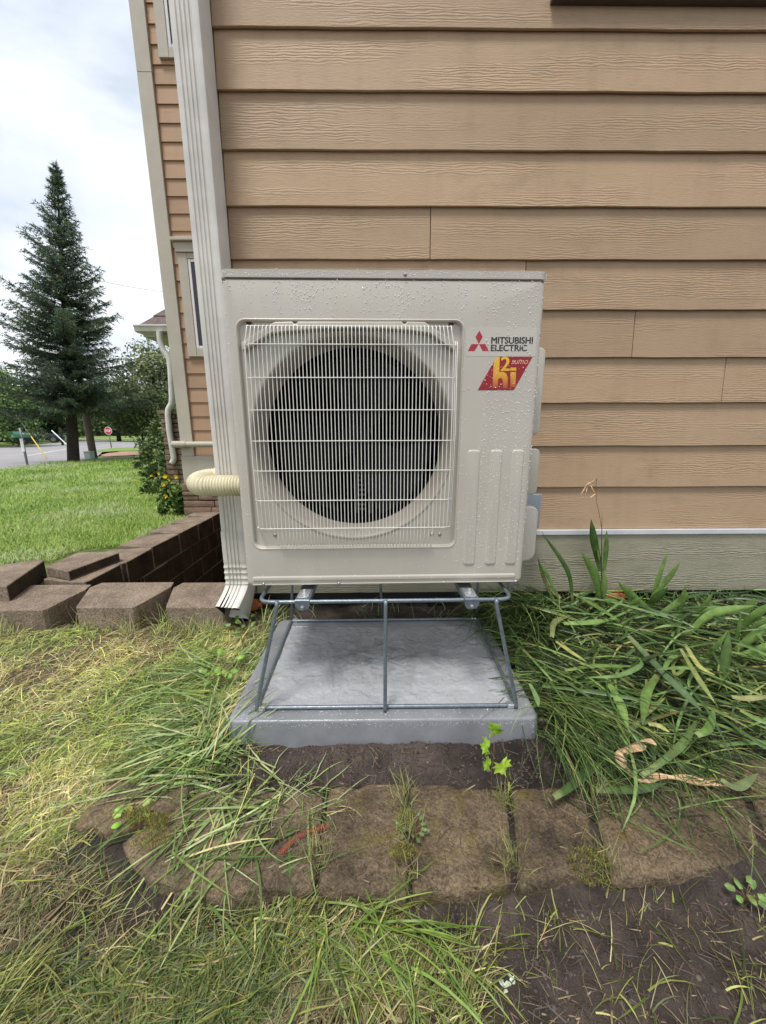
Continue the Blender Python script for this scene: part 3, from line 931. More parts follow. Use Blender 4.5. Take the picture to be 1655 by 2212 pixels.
def rings_mesh(rings):
    mb = MB(); n = len(rings[0][0]); vs = []; fs = []
    for pts, d in rings:
        vs += [(x, d, z) for x, z in pts]
    for i in range(len(rings) - 1):
        for j in range(n):
            j2 = (j + 1) % n
            fs.append((i * n + j, i * n + j2, (i + 1) * n + j2, (i + 1) * n + j))
    return mb.add(vs, fs)
def inset(a, r):
    return rrect(U0 + a, U1 - a, V0 + a, V1 - a * 0.3, max(r - a, 0.004))
RX0, RX1, RZ0, RZ1 = -0.438, 0.240, -0.389, 0.320
rings = [(rrect(U0 + 0.1, U1 - 0.1, V0 + 0.1, V1 - 0.1, 0.02), 0.33), (inset(0, 0.022), 0.33), (inset(0, 0.022), 0.020), (inset(0.0018, 0.022), 0.010), (inset(0.006, 0.022), 0.004), (inset(0.012, 0.022), 0.0008), (inset(0.020, 0.026), 0.0)]
rings += [(rrect(RX0 - 0.007, RX1 + 0.007, RZ0 - 0.007, RZ1 + 0.007, 0.030), 0.0), (rrect(RX0 - 0.004, RX1 + 0.004, RZ0 - 0.004, RZ1 + 0.004, 0.028), -0.0022), (rrect(RX0 - 0.001, RX1 + 0.001, RZ0 - 0.001, RZ1 + 0.001, 0.026), 0.0), (rrect(RX0 + 0.002, RX1 - 0.002, RZ0 + 0.002, RZ1 - 0.002, 0.024), 0.011)]
ri = rrect(RX0 + 0.002, RX1 - 0.002, RZ0 + 0.002, RZ1 - 0.002, 0.024)
rings[-1] = (ri, 0.013)
angs = [math.atan2(z - FZ, x - FC) for x, z in ri]
# redistribute so that the circle is evenly stepped between the corners
def circ(r):
    return [(FC + r * math.cos(a), FZ + r * math.sin(a)) for a in angs]
rings += [(circ(0.3325), 0.013)]
rings_mesh(rings).build('cabinet', M['ac'], ac, smooth=32)
MBm = MB().lathe([(0.333, 0.0125), (0.328, 0.010), (0.322, 0.014), (0.316, 0.028), (0.309, 0.055), (0.304, 0.085), (0.3025, 0.12)], (FC, 0, FZ), 'y', 96)
MBm.build('bell_mouth', M['ac_in'], ac, smooth='all')
MB().lathe([(0.303, 0.1205), (0.303, 0.30), (0.02, 0.302)], (FC, 0, FZ), 'y', 64).build('coil', M['coil'], ac, smooth=40)
# top cover
tcv = MB()
tcv_r = [(rrect(-0.481, 0.491, 0.4365, 0.4595, 0.010), d) for d in (0.334, 0.0, -0.0045)]
def plan_rr(x0, x1, y0, y1, r, z, n=6):
    return [(x, y, z) for x, y in rrect(x0, x1, y0, y1, r, n, 2)]
secs_ = [plan_rr(-0.4775, 0.4875, -0.0012, 0.335, 0.022, 0.4352), plan_rr(-0.479, 0.489, -0.0026, 0.336, 0.023, 0.4368), plan_rr(-0.479, 0.489, -0.0026, 0.336, 0.023, 0.452), plan_rr(-0.479, 0.489, -0.003, 0.3335, 0.021, 0.4575), plan_rr(-0.472, 0.482, 0.004, 0.3265, 0.016, 0.4600)]
tc_ = sweep_sections(secs_)
n_ = len(secs_[0]); tc_.f.append(tuple(range(n_ * 4, n_ * 5))); tc_.m.append(0)
tc_.build('top_cover', M['ac'], ac, smooth=35)
MB().prism(rrect(-0.474, 0.484, 0.4335, 0.437, 0.001, 1, 1), 0.003, 0.32).build('cover_seam_shade', M['ac_in'], ac)  # darker strip stands in for the shadow line of the cover seam
# embossed ribs and base band
def emboss(name, x0, x1, z0, z1, r, h=0.0035, bw=0.0045):
    rg = [(rrect(x0 - bw, x1 + bw, z0 - bw, z1 + bw, r + bw), 0.0008), (rrect(x0, x1, z0, z1, r), -h), (rrect(x0 + 0.003, x1 - 0.003, z0 + 0.003, z1 - 0.003, max(r - 0.003, 0.001)), -h - 0.0003)]
    mb = rings_mesh(rg); n = len(rg[0][0]); mb.f.append(tuple(range(2 * n, 3 * n))); mb.m.append(0)
    return mb.build(name, M['ac'], ac, smooth=60)
for (a, b) in ((0.276, 0.311), (0.351, 0.384), (0.4215, 0.455)):
    emboss('embossed_rib', a, b, -0.455, -0.067, 0.007)
emboss('base_band', -0.452, 0.458, -0.5075, -0.495, 0.006, 0.003, 0.004)
MB().box(-0.455, 0.462, -0.0032, 0.001, -0.5225, -0.5195).build('base_lip', M['ac'], ac, bevel=0.001)
def screw(u, v, r=0.0042, name='screw', d=-0.001):
    MB().lathe([(0.0001, -0.0032), (r * 0.6, -0.003), (r * 0.95, -0.0018), (r, 0.0), (r * 1.35, 0.0004), (r * 1.35, 0.002)], (u, d, v), 'y', 14).build(name, M['screw'], ac, smooth='all')
for px, py in ((265, 1530), (620, 1527), (1453, 1517), (932, 73)):
    q = acuv((520 + px / 1.881) / 1.16, (650 + py / 1.881) / 1.16)
    screw(q[0], q[1], d=-0.0034 if py == 73 else -0.0034)
for px, py in ((318, 1300), (1058, 1297), (1095, 1297)):
    q = acuv((520 + px / 1.881) / 1.16, (650 + py / 1.881) / 1.16, 0.011)
    screw(q[0], q[1], 0.0045, d=0.012)
# lip of the bell mouth under the top of the grille
c3 = lambda X_, Y_: acuv((560 + X_ / 2.669) / 1.16, (760 + Y_ / 2.669) / 1.16, -0.004)
lip_o = [c3(*p) for p in ((122, 268), (230, 195), (345, 126), (465, 124), (472, 140), (490, 140), (497, 124), (1195, 124), (1202, 140), (1220, 140), (1227, 124), (1345, 127), (1430, 185), (1566, 272))]
lip_i = [c3(*p) for p in ((1545, 322), (1380, 203), (1240, 184), (1050, 172), (850, 168), (650, 174), (450, 188), (318, 203), (215, 268), (132, 322))]
MB().prism(lip_o + lip_i, -0.010, 0.0125).build('grille_lip', M['ac'], ac, bevel=0.003, seg=2)
for px in (535, 541, 972, 978):
    q = acuv(px, 697.5, 0.01)
    MB().box(q[0] - 0.003, q[0] + 0.003, 0.008, 0.0145, q[1] - 0.005, q[1] + 0.005).build('clip_slot', M['dark'], ac)
# grille of single wires
K = 0.98
WR = 0.00140
gr = MB().tube([(-0.4145 * K, -0.018, 0.3076 * K), (0.2085 * K, -0.018, 0.3076 * K)], WR, 6).build('fan_grille', M['wire'], ac, smooth='all')
def wire(pts):
    MB().tube(pts, WR, 6).build('grille_wire', M['wire'], gr, smooth='all')
dW = -0.026
def wtop(u, v):
    return [(u, 0.010, v + 0.004), (u, -0.010, v + 0.004), (u, -0.020, v), (u, dW, v - 0.012)]
NW = 54
us = np.linspace(-0.4116, 0.2055, NW)
vt, vb1, vb2 = 0.3076 * K, -0.3214 * K, -0.3872 * K
for i, u_ in enumerate(us):
    u = u_ * K; e = (u_ - FC) / 0.32
    fan = 0.012 * max(0, abs(e) - 0.72) / 0.28 * (1 if e > 0 else -1) + 0.0
    pts = wtop(u, vt) + [(u + fan * 0.8, dW, 0.25), (u + fan, dW, 0.06), (u + fan, dW, -0.13)]
    ub = u + fan
    if -0.360 < u_ < 0.160:
        pts += [(ub, dW, vb1 - 0.02), (ub, -0.020, vb2 + 0.006), (ub, -0.012, vb2), (ub, 0.011, vb2 - 0.001)]
    else:
        pts += [(ub - fan * 0.4, dW, vb1), (ub - fan * 0.4, -0.022, vb1 - 0.010), (ub - fan * 0.5, -0.008, vb1 - 0.014)]
    wire(pts)
for u_ in (-0.4275, -0.4222, 0.2215, 0.2268):
    u = u_ * K
    sg = -1 if u_ < 0 else 1
    dd = -0.004 if abs(u_ - FC) > 0.327 else -0.016
    wire([(u, dd + 0.008, 0.262), (u, dd, 0.252), (u + sg * 0.0035, dd, 0.0), (u, dd, vb1), (u, dd + 0.012, vb1 - 0.006)])
for k, v_ in enumerate((0.3076, 0.254, 0.1585, 0.062, -0.0332, -0.1284, -0.2262, -0.3214, -0.3872)):
    v = v_ * K
    if k == 8:
        a, b = -0.3584 * K, 0.1577 * K
        wire([(a - 0.003, 0.0, v), (a, -0.010, v), (b, -0.010, v), (b + 0.003, 0.0, v)])
    elif k == 0:
        continue
    else:
        a, b = -0.4285 * K - 0.002, 0.2278 * K + 0.002
        dw = dW - 0.0032
        wire([(a, 0.008, v), (a + 0.001, -0.008, v), (a + 0.012, -0.022, v), (a + 0.03, dw, v), (b - 0.03, dw, v), (b - 0.012, -0.022, v), (b - 0.001, -0.008, v), (b, 0.008, v)])
# fan, motor bracket behind it
fan = MB().lathe([(0.001, 0.125), (0.03, 0.127), (0.052, 0.135), (0.058, 0.15), (0.058, 0.21)], (FC, 0, FZ), 'y', 32).build('fan', M['fan'], ac, smooth=40)
for b_ in range(3):
    mb = MB(); nr_, na_ = 8, 12; vs = []
    for i in range(nr_ + 1):
        r_ = 0.055 + (0.285 - 0.055) * i / nr_
        for j in range(na_ + 1):
            sw_ = math.radians(118 * b_ + 35 + 18 * (i / nr_)) + math.radians(88 - 20 * math.sin(i / nr_ * 3)) * (j / na_)
            vs.append((FC + r_ * math.cos(sw_), 0.135 + 0.075 * (j / na_) + 0.012 * math.sin(j / na_ * 3.1), FZ + r_ * math.sin(sw_)))
    fs = [(i * (na_ + 1) + j, i * (na_ + 1) + j + 1, (i + 1) * (na_ + 1) + j + 1, (i + 1) * (na_ + 1) + j) for i in range(nr_) for j in range(na_)]
    mb.add(vs, fs).build('fan_blade', M['fan'], fan, smooth='all')
mbk = MB()
mbk.box(-0.052, -0.040, 0.235, 0.262, -0.325, 0.26)
mbk.box(-0.105, -0.099, 0.235, 0.262, -0.325, 0.26)
mbk = mbk.build('motor_bracket', M['motor'], ac, bevel=0.002)
for i in range(30):
    z = -0.31 + i * 0.0192
    MB().box(-0.098, -0.068, 0.232, 0.243, z, z + 0.007).build('bracket_rung', M['motor'], mbk)
MB().lathe([(0.001, 0.215), (0.05, 0.215), (0.055, 0.22), (0.055, 0.30)], (FC, 0, FZ), 'y', 24).build('motor', M['motor'], ac, smooth=40)
# service covers on the right flank
def flank_cover(name, v0, v1, d0, out, r=0.022, slant=0.0):
    x0, x1 = 0.478, 0.487 + out
    poly = rrect(x0, x1, v0, v1, r, 5, 2)
    if slant:
        poly = [(x, z + (slant * (x - x0) / (x1 - x0) if z < v0 + r + 1e-6 else 0)) for x, z in poly]
    mb = MB().prism(poly, d0, 0.334)
    return mb.build(name, M['ac'], ac, bevel=0.006, seg=3, smooth=40, angle=50)
flank_cover('service_cover', -0.020, 0.286, 0.185, 0.098)
flank_cover('grip_cover', -0.066, -0.018, 0.20, 0.080, 0.008)
flank_cover('valve_cover', -0.246, -0.070, 0.185, 0.108, 0.018)
flank_cover('pipe_cover', -0.530, -0.292, 0.185, 0.122, 0.03, 0.02)
screw_y = None
# printed label film, emblem, lettering and sticker
def uvpoly(name, pts, d, mat, parent, th=0.0003):
    return MB().prism(pts, d, d + th).build(name, mat, parent)
fa, fb = acuv((1130 + 245 / 6.13) / 1.16, (800 + 128 / 6.13) / 1.16), acuv((1130 + 1295 / 6.13) / 1.16, (800 + 570 / 6.13) / 1.16)
film = uvpoly('label_film', [(fa[0], fa[1]), (fb[0], fa[1]), (fb[0], fb[1]), (fa[0], fb[1])], -0.0004, M['film'], ac, 0.0004)
c2 = lambda X_, Y_: acuv((1130 + X_ / 6.13) / 1.16, (800 + Y_ / 6.13) / 1.16)
for q in (((438, 175), (487, 270), (428, 378), (377, 270)), ((315, 382), (424, 382), (362, 487), (260, 487)), ((433, 382), (530, 382), (584, 487), (487, 487))):
    uvpoly('emblem_diamond', [c2(*p) for p in q], -0.0009, M['emred'], film)
def lettering(name, body, u0, u1, v0, v1, mat, parent, d=-0.0009, bold=0.012, shear=0.0):
    cu = bpy.data.curves.new(name, 'FONT'); cu.body = body; cu.offset = 0.0; cu.shear = shear
    cu.resolution_u = 4
    ob = bpy.data.objects.new(name, cu); COL.objects.link(ob)
    dg = bpy.context.evaluated_depsgraph_get(); dg.update()
    me = bpy.data.meshes.new_from_object(ob.evaluated_get(dg))
    bpy.data.objects.remove(ob)
    co = np.array([v.co[:] for v in me.vertices])
    lo, hi = co.min(0), co.max(0)
    out = np.zeros_like(co)
    out[:, 0] = u0 + (co[:, 0] - lo[0]) / (hi[0] - lo[0]) * (u1 - u0)
    out[:, 2] = v0 + (co[:, 1] - lo[1]) / (hi[1] - lo[1]) * (v1 - v0) - AB
    out[:, 1] = d
    me.vertices.foreach_set('co', out.astype(np.float32).ravel()); me.update()
    if bold >= 0.015:
        bm = bmesh.new(); bm.from_mesh(me); me2 = me.copy()
        w = (v1 - v0) * 0.045
        for k_, (ox, oz) in enumerate(((-w, 0), (w, 0), (0, -w * 0.5), (0, w * 0.5))):
            m3 = me.copy(); m3.transform(Matrix.Translation((ox, -0.00001 * (k_ + 1), oz))); bm.from_mesh(m3)
            bpy.data.meshes.remove(m3)
        bm.to_mesh(me); bm.free(); bpy.data.meshes.remove(me2)
    me.materials.clear(); me.materials.append(mat)
    return link(name, me, parent)
lettering('lettering', 'MITSUBISHI', 0.3300, 0.4575, 0.2583, 0.2768, M['black'], film, bold=0.018)
lettering('lettering', 'ELECTRiC', 0.3300, 0.4407, 0.2369, 0.2547, M['black'], film, bold=0.018)
st = uvpoly('sticker', [c2(*p) for p in ((700, 576), (1252, 578), (965, 1089), (413, 1089))], -0.0007, M['red'], ac, 0.0007)
hs = [c2(*p) for p in ((655, 665), (690, 580), (750, 580), (741, 810), (800, 806), (850, 835), (872, 900), (866, 1062), (795, 1062), (795, 925), (770, 900), (725, 920), (715, 1062), (640, 1062))]
uvpoly('sticker_letter', hs, -0.0011, M['gold'], st)
uvpoly('sticker_letter', [c2(*p) for p in ((913, 812), (998, 812), (993, 1040), (914, 1047))], -0.0011, M['gold'], st)
uvpoly('sticker_letter', [c2(*p) for p in ((912, 742), (1003, 742), (1003, 790), (912, 790))], -0.0011, M['gold'], st)
a, b = c2(765, 790), c2(908, 578)
lettering('sticker_letter', '2', a[0], b[0], a[1], b[1], M['gold'], st, d=-0.0012, bold=0.03)
a, b = c2(925, 690), c2(1185, 628)
lettering('sticker_letter', 'sumo', a[0], b[0], a[1], b[1], M['peach'], st, d=-0.0012, bold=0.0, shear=0.3)

# rain drops: small caps, many, as one part
def drops(name, P, R_, N, parent, flat=0.55, mat=None):
    """P (n,3) centres, R radii, N (3,) outward normal"""
    n = len(P)
    N = np.asarray(N, float); a = np.cross(N, [0.3, 0.2, 0.9]); a /= np.linalg.norm(a); b = np.cross(N, a)
    prof = ((1.0, 0.0), (0.8, 0.62), (0.42, 0.92))
    base = []
    for r_, h in prof:
        for j in range(6):
            q = math.pi / 3 * j
            base.append(a * math.cos(q) * r_ + b * math.sin(q) * r_ + N * h * flat * 2 * 0.5)
    base.append(N * flat)
    base = np.array(base)
    V = P[:, None, :] + base[None] * R_[:, None, None]
    tris = []
    for i in range(2):
        for j in range(6):
            j2 = (j + 1) % 6
            tris += [(i * 6 + j, i * 6 + j2, (i + 1) * 6 + j2), (i * 6 + j, (i + 1) * 6 + j2, (i + 1) * 6 + j)]
    for j in range(6):
        tris.append((12 + j, 12 + (j + 1) % 6, 18))
    F = np.array(tris)[None] + (np.arange(n) * 19)[:, None, None]
    o = np_mesh(name, V.reshape(-1, 3), F.reshape(-1, 3), mat or M['water'], parent, smooth=True)
    o['kind'] = 'stuff'
    return o
n = 24000
uu = RNG.uniform(U0 + 0.004, U1 - 0.004, n); vv = RNG.uniform(V0 + 0.006, 0.432, n)
inrec = (uu > RX0 - 0.004) & (uu < RX1 + 0.004) & (vv > RZ0 - 0.004) & (vv < RZ1 + 0.004)
streak = fbm(uu, vv * 0.08, 38, 3, 0.6)
dens = 0.16 + 0.5 * sstep(0.28, 0.40, vv) + 0.45 * sstep(0.25, 0.32, uu) * sstep(-0.5, -0.3, vv) + 0.25 * sstep(-0.44, -0.46, uu) - 0.25 * sstep(-0.36, -0.40, vv) * sstep(0.25, 0.2, uu)
lab_ = (uu > 0.25) & (uu < 0.463) & (vv < 0.304) & (vv > 0.121)
keep = ~inrec & ~(lab_ & (RNG.random(n) < 0.72)) & (RNG.random(n) < np.clip(dens * (0.95 + 1.9 * streak), 0.04, 1) * 0.72)
uu, vv = uu[keep], vv[keep]
R_ = 0.0009 + 0.0013 * RNG.random(len(uu)) ** 2.5
dd = np.where((uu < U0 + 0.02) | (uu > U1 - 0.02), 0.002, -0.0002)
for (a, b) in ((0.276, 0.311), (0.351, 0.384), (0.4215, 0.455)):
    dd = np.where((uu > a) & (uu < b) & (vv > -0.455) & (vv < -0.067), -0.0036, dd)
dd = np.where((vv > -0.5075) & (vv < -0.495), -0.003, dd)
dd = np.where((uu > 0.25) & (uu < 0.463) & (vv < 0.304) & (vv > 0.121), -0.0013, dd)
drops('rain_drops', np.stack([uu, dd, vv], -1), R_, (0, -1, 0), ac)
n = 420
uu = RNG.uniform(-0.475, 0.485, n); vv = RNG.uniform(0.4395, 0.455, n)
drops('rain_drops', np.stack([uu, np.full(n, -0.0027), vv], -1), 0.0009 + 0.001 * RNG.random(n) ** 2, (0, -1, 0), ac)
n = 900
uu = RNG.uniform(-0.46, 0.47, n); yy = RNG.uniform(0.002, 0.3, n) ** 1.0
drops('rain_drops', np.stack([uu, yy, np.full(n, 0.4597)], -1), 0.0014 + 0.0018 * RNG.random(n) ** 2, (0, 0, 1), ac)
n = 260
vv = RNG.uniform(-0.5, 0.42, n); yy = RNG.uniform(0.01, 0.3, n)
drops('rain_drops', np.stack([np.full(n, U0 - 0.0002), yy, vv], -1), 0.0009 + 0.001 * RNG.random(n) ** 2, (-1, 0, 0), ac)
n = 130
vv = np.concatenate([RNG.uniform(-0.50, -0.31, 70), RNG.uniform(0.0, 0.27, 60)]); uu = np.concatenate([RNG.uniform(0.5, 0.60, 70), RNG.uniform(0.5, 0.58, 60)])
drops('rain_drops', np.stack([uu, np.full(n, 0.1848), vv], -1), 0.0010 + 0.001 * RNG.random(n) ** 2, (0, -1, 0), ac)

# ------------------------------------------------------------------ wire stand
stand = thing('equipment_stand', 'blue grey galvanised wire stand between the pad and the outdoor unit', 'stand', (0.02, 1.4, -0.93))
RW = 0.0066
def round_loop(pts, r, n=5):
    out = []
    k = len(pts)
    for i in range(k):
        p = Vector(pts[i]); a = (Vector(pts[i - 1]) - p).normalized(); b = (Vector(pts[(i + 1) % k]) - p).normalized()
        for j in range(n + 1):
            t = j / n
            out.append(p + a * r * (1 - t) ** 2 + b * r * t ** 2)
    return out
ZT, ZBt = -0.556, -0.9225
MB().tube(round_loop([(-0.402, 1.148, ZT), (0.444, 1.156, ZT), (0.452, 1.625, ZT), (-0.41, 1.615, ZT)], 0.045), RW, 10, closed=True).build('top_ring', M['steel'], stand, smooth='all')
MB().tube(round_loop([(-0.422, 1.103, ZBt), (0.467, 1.103, ZBt), (0.487, 1.703, ZBt), (-0.440, 1.697, ZBt)], 0.022), RW, 10, closed=True).build('bottom_ring', M['steel'], stand, smooth='all')
for a, b in ((((600, 1301), ZT, 1.1535), (-0.418, 1.108)), (((1070, 1296), ZT, 1.157), (0.462, 1.108)), (((833, 1298), ZT, 1.153), (0.016, 1.099))):
    x = at(a[0][0], a[0][1], a[2]).x
    MB().tube([(x, a[2] - 0.012, ZT + 0.006), (x, a[2] - 0.013, ZT - 0.01), (b[0], b[1] - 0.012, ZBt + 0.012), (b[0], b[1] - 0.012, ZBt - 0.004)], RW, 10).build('leg', M['steel'], stand, smooth='all')
for (xt, xb) in ((-0.40, -0.440), (-0.003, 0.012), (0.455, 0.487)):
    MB().tube([(xt, 1.628, ZT), (xb, 1.713, ZBt)], RW, 10).build('leg', M['steel'], stand, smooth='all')
for px in (655, 1017):
    x = at(px, 1290, 1.16).x
    rl = MB()
    rl.box(x - 0.024, x + 0.024, 1.142, 1.64, ZT + RW + 0.0002, ZT + RW + 0.0035)
    rl.box(x - 0.024, x - 0.021, 1.165, 1.64, ZT - 0.012, ZT + RW)
    rl.box(x + 0.021, x + 0.024, 1.165, 1.64, ZT - 0.012, ZT + RW)
    rl = rl.build('mounting_rail', M['steel'], stand, bevel=0.001, seg=1)
    MB().prism([(x - 0.024, ZT + RW + 0.003), (x - 0.024, ZT - 0.012), (x - 0.016, ZT - 0.024), (x, ZT - 0.028), (x + 0.016, ZT - 0.024), (x + 0.024, ZT - 0.012), (x + 0.024, ZT + RW + 0.003)], 1.1385, 1.1417).build('rail_tab', M['steel'], rl, bevel=0.0008, seg=1)
    MB().prism([(x - 0.019, 1.158), (x - 0.014, 1.152), (x + 0.014, 1.152), (x + 0.019, 1.158), (x + 0.019, 1.216), (x - 0.019, 1.216)], ZT + RW + 0.004, ZT + RW + 0.0085, axis='z').build('foot_plate', M['zinc'], rl, bevel=0.0012, seg=2)
    MB().lathe([(0.0001, 0.016), (0.0055, 0.016), (0.0065, 0.0145), (0.0065, 0.008), (0.011, 0.0078), (0.011, 0.004)], (x, 1.185, ZT + RW + 0.0045), 'z', 6).build('bolt', M['zinc'], rl)
    MB().lathe([(0.0001, -0.0075), (0.005, -0.007), (0.0065, -0.004), (0.0065, 0.0)], (x, 1.1385, ZT - 0.016), 'y', 10).build('bolt', M['zinc'], rl, smooth=40)
for (x, y) in ((-0.402, 1.103), (0.446, 1.103), (-0.421, 1.698), (0.468, 1.7)):
    MB().box(x - 0.012, x + 0.012, y - 0.009, y + 0.013, ZBt - 0.0078, ZBt + 0.0085).build('pad_clip', M['zinc'], stand, bevel=0.003, seg=2)

# ------------------------------------------------------------------ pad
pad = thing('equipment_pad', 'wet grey slab pad with textured centre under the wire stand', 'pad', (0.011, 1.392, -1.02))
PX0, PX1, PY0, PY1, PZ = -0.504, 0.527, 1.050, 1.724, -0.93
def pr_(a, z, r=0.03):
    return [(x, y, z) for x, y in rrect(PX0 + a, PX1 - a, PY0 + a, PY1 - a, max(r - a, 0.006), 5, 6)]
secs_ = [pr_(-0.006, -1.035), pr_(0.0, PZ - 0.009), pr_(0.0012, PZ - 0.004), pr_(0.004, PZ - 0.001), pr_(0.009, PZ), pr_(0.062, PZ - 0.0005), pr_(0.066, PZ - 0.004, 0.075)]
sweep_sections(secs_).build('pad_rim', M['pad_edge'], pad, smooth=45)
nx_, ny_ = 190, 120
px_ = np.linspace(PX0 + 0.058, PX1 - 0.058, nx_); py_ = np.linspace(PY0 + 0.058, PY1 - 0.058, ny_)
GX, GY = np.meshgrid(px_, py_)
hgt = 0.0022 * sstep(-0.05, 0.05, fbm(GX, GY, 13, 4, 0.55)) + 0.0012 * sstep(-0.02, 0.06, fbm(GX + 3, GY, 26, 4, 0.6)) + 0.0010 * fbm(GX, GY, 60, 3)
ccx, ccy = at(831, 1424, 1.0).x, 0
cc = az(831, 1422, PZ)
for an, ln_ in ((203, 0.24), (-28, 0.14), (165, 0.12), (28, 0.12), (80, 0.05), (-75, 0.06)):
    q = math.radians(an); dx, dy = GX - cc.x, GY - cc.y
    al = dx * math.cos(q) + dy * math.sin(q); pe = np.abs(-dx * math.sin(q) + dy * math.cos(q) + 0.006 * fbm(GX, GY, 22, 2))
    hgt -= 0.0035 * np.exp(-(pe / 0.004) ** 2) * (al > 0) * sstep(ln_, ln_ * 0.4, al)
edge = np.minimum(np.minimum(GX - px_[0], px_[-1] - GX), np.minimum(GY - py_[0], py_[-1] - GY))
hz = PZ - 0.0046 + 1.4 * hgt * sstep(0.004, 0.02, edge)
ii = np.arange(nx_ * ny_).reshape(ny_, nx_)
np_mesh('pad_top', np.stack([GX, GY, hz], -1).reshape(-1, 3), np.stack([ii[:-1, :-1], ii[:-1, 1:], ii[1:, 1:], ii[1:, :-1]], -1).reshape(-1, 4), M['pad'], pad, smooth=True)
n = 900
uu = RNG.uniform(PX0 + 0.01, PX1 - 0.01, n); vv = -1.0 + 0.062 * RNG.random(n) ** 0.6
drops('rain_drops', np.stack([uu, np.full(n, PY0 - 0.0006), vv], -1), 0.0007 + 0.0012 * RNG.random(n) ** 3, (0, -1, 0.05), pad, 0.5, M['water_clear'])
n = 700
uu = RNG.uniform(PX0 + 0.01, PX1 - 0.01, n); yy = PY0 + 0.012 + 0.20 * RNG.random(n) ** 1.5
drops('rain_drops', np.stack([uu, yy, np.full(n, PZ - 0.0006)], -1), 0.0009 + 0.0018 * RNG.random(n) ** 2, (0, 0, 1), pad, 0.4, M['water_clear'])

# ------------------------------------------------------------------ grass
def blade_arrays(x, y, ang, Lh, W, e0, e1, col, segs=3, dz=0.0, curl=0.0):
    """ribbons that start on the ground, heading ang, elevation e0 at the root to e1 at the tip"""
    n = len(x)
    px, py = x.copy(), y.copy(); pz = gnd(x, y) + dz
    V = np.zeros((n, 2 * segs + 1, 3), np.float32)
    a = ang.copy()
    rx, ry = -np.sin(ang), np.cos(ang)
    tw = RNG.uniform(-0.5, 0.5, n)
    for s_ in range(segs + 1):
        t = s_ / segs
        w = W * (0.75 + 0.5 * t) * (1 - t) ** 0.6 * 0.5 if s_ < segs else None
        if s_ < segs:
            V[:, 2 * s_] = np.stack([px - rx * w, py - ry * w, pz - tw * w], -1)
            V[:, 2 * s_ + 1] = np.stack([px + rx * w, py + ry * w, pz + tw * w], -1)
            el = e0 + (e1 - e0) * (s_ + 0.5) / segs
            a = a + curl / segs
            px = px + np.cos(a) * np.cos(el) * Lh / segs
            py = py + np.sin(a) * np.cos(el) * Lh / segs
            pz = pz + np.sin(el) * Lh / segs
            pz = np.maximum(pz, gnd(px, py) + 0.002 + 0.5 * dz)
        else:
            V[:, 2 * segs] = np.stack([px, py, pz], -1)
    tri = []
    for s_ in range(segs - 1):
        b = 2 * s_
        tri += [(b, b + 1, b + 3), (b, b + 3, b + 2)]
    b = 2 * (segs - 1)
    tri.append((b, b + 1, b + 2))
    k = 2 * segs + 1
    F = (np.array(tri)[None] + (np.arange(n) * k)[:, None, None]).reshape(-1, 3)
    C = np.repeat(col[:, None, :], k, 1)
    return V.reshape(-1, 3), F, C.reshape(-1, 3)
def blades(name, sets, label, cat='grass', mat=None):
    Vs, Fs, Cs, o = [], [], [], 0
    for v, f, c in sets:
        Vs.append(v); Fs.append(f + o); Cs.append(c); o += len(v)
    ob = np_mesh(name, np.concatenate(Vs), np.concatenate(Fs), mat or M['grass'], cols=np.clip(np.concatenate(Cs), 0.003, 1))
    return tag(ob, label, cat, kind='stuff')
def palette(n, pal, wts, jit=0.25, field=None):
    pal = np.array(pal); w = np.array(wts, float); w /= w.sum()
    if field is None:
        i = RNG.choice(len(pal), n, p=w)
    else:
        r_ = np.clip(RNG.random(n) * 0.75 + field * 0.6 + 0.12, 0, 0.9999)
        i = np.searchsorted(np.cumsum(w), r_); i = np.clip(i, 0, len(pal) - 1)
    return pal[i] * (1 + RNG.uniform(-jit, jit, (n, 1))) * (1 + RNG.uniform(-0.07, 0.07, (n, 3)))
GREEN = (0.195, 0.29, 0.048); YEL = (0.39, 0.40, 0.085); STRAW = (0.56, 0.46, 0.23); GREY = (0.27, 0.34, 0.13); DARK = (0.095, 0.15, 0.035)
def near_ok(x, y, m=0.0):
    bad = (x > -0.53 - m) & (x < 0.55 + m) & (y > 1.03 - m) & (y < 1.75)
    bad |= (y > 1.765) & (x < -0.66)
    bad |= (y > 1.90)
    return ~bad
# matted near lawn
n = 150000
d = 0.50 * (2.75 / 0.50) ** RNG.random(n); th = RNG.uniform(math.radians(88), math.radians(152), n)
x, y = d * np.cos(th), d * np.sin(th)
y = np.abs(y); keep = (x > -2.4) & near_ok(x, y) & (y > 0.36) & (y < 1.775)
ln_ = lawnness(x, y)
bare = np.clip(sstep(0.02, 0.2, fbm(x + 3, y + 1, 5.5, 3)) * 0.8 + sstep(0.05, 0.3, fbm(x, y + 4, 24, 3)) * 0.6, 0, 0.93)
keep &= RNG.random(n) < ln_ * (1 - bare) * np.clip(0.18 + 0.34 * d, 0, 1)
x, y = x[keep], y[keep]; n = len(x)
fld = fbm(x, y, 3.2, 3)
ang = 0.55 + 2.0 * fbm(x + 7, y, 2.2, 2) + RNG.normal(0, 0.8, n) + np.where(RNG.random(n) < 0.35, math.pi, 0)
col = palette(n, [DARK, GREEN, GREY, YEL, STRAW], [0.9, 1.3, 1.1, 1.9, 1.9], 0.25, 0.9 * fld + 0.25 * sstep(-0.9, -1.8, x) - 0.12)
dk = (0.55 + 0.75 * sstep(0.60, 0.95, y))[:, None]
col = col * dk * np.array([1.0, 1.0, 1.0]) * (0.55 + 0.9 * RNG.random((n, 1)))
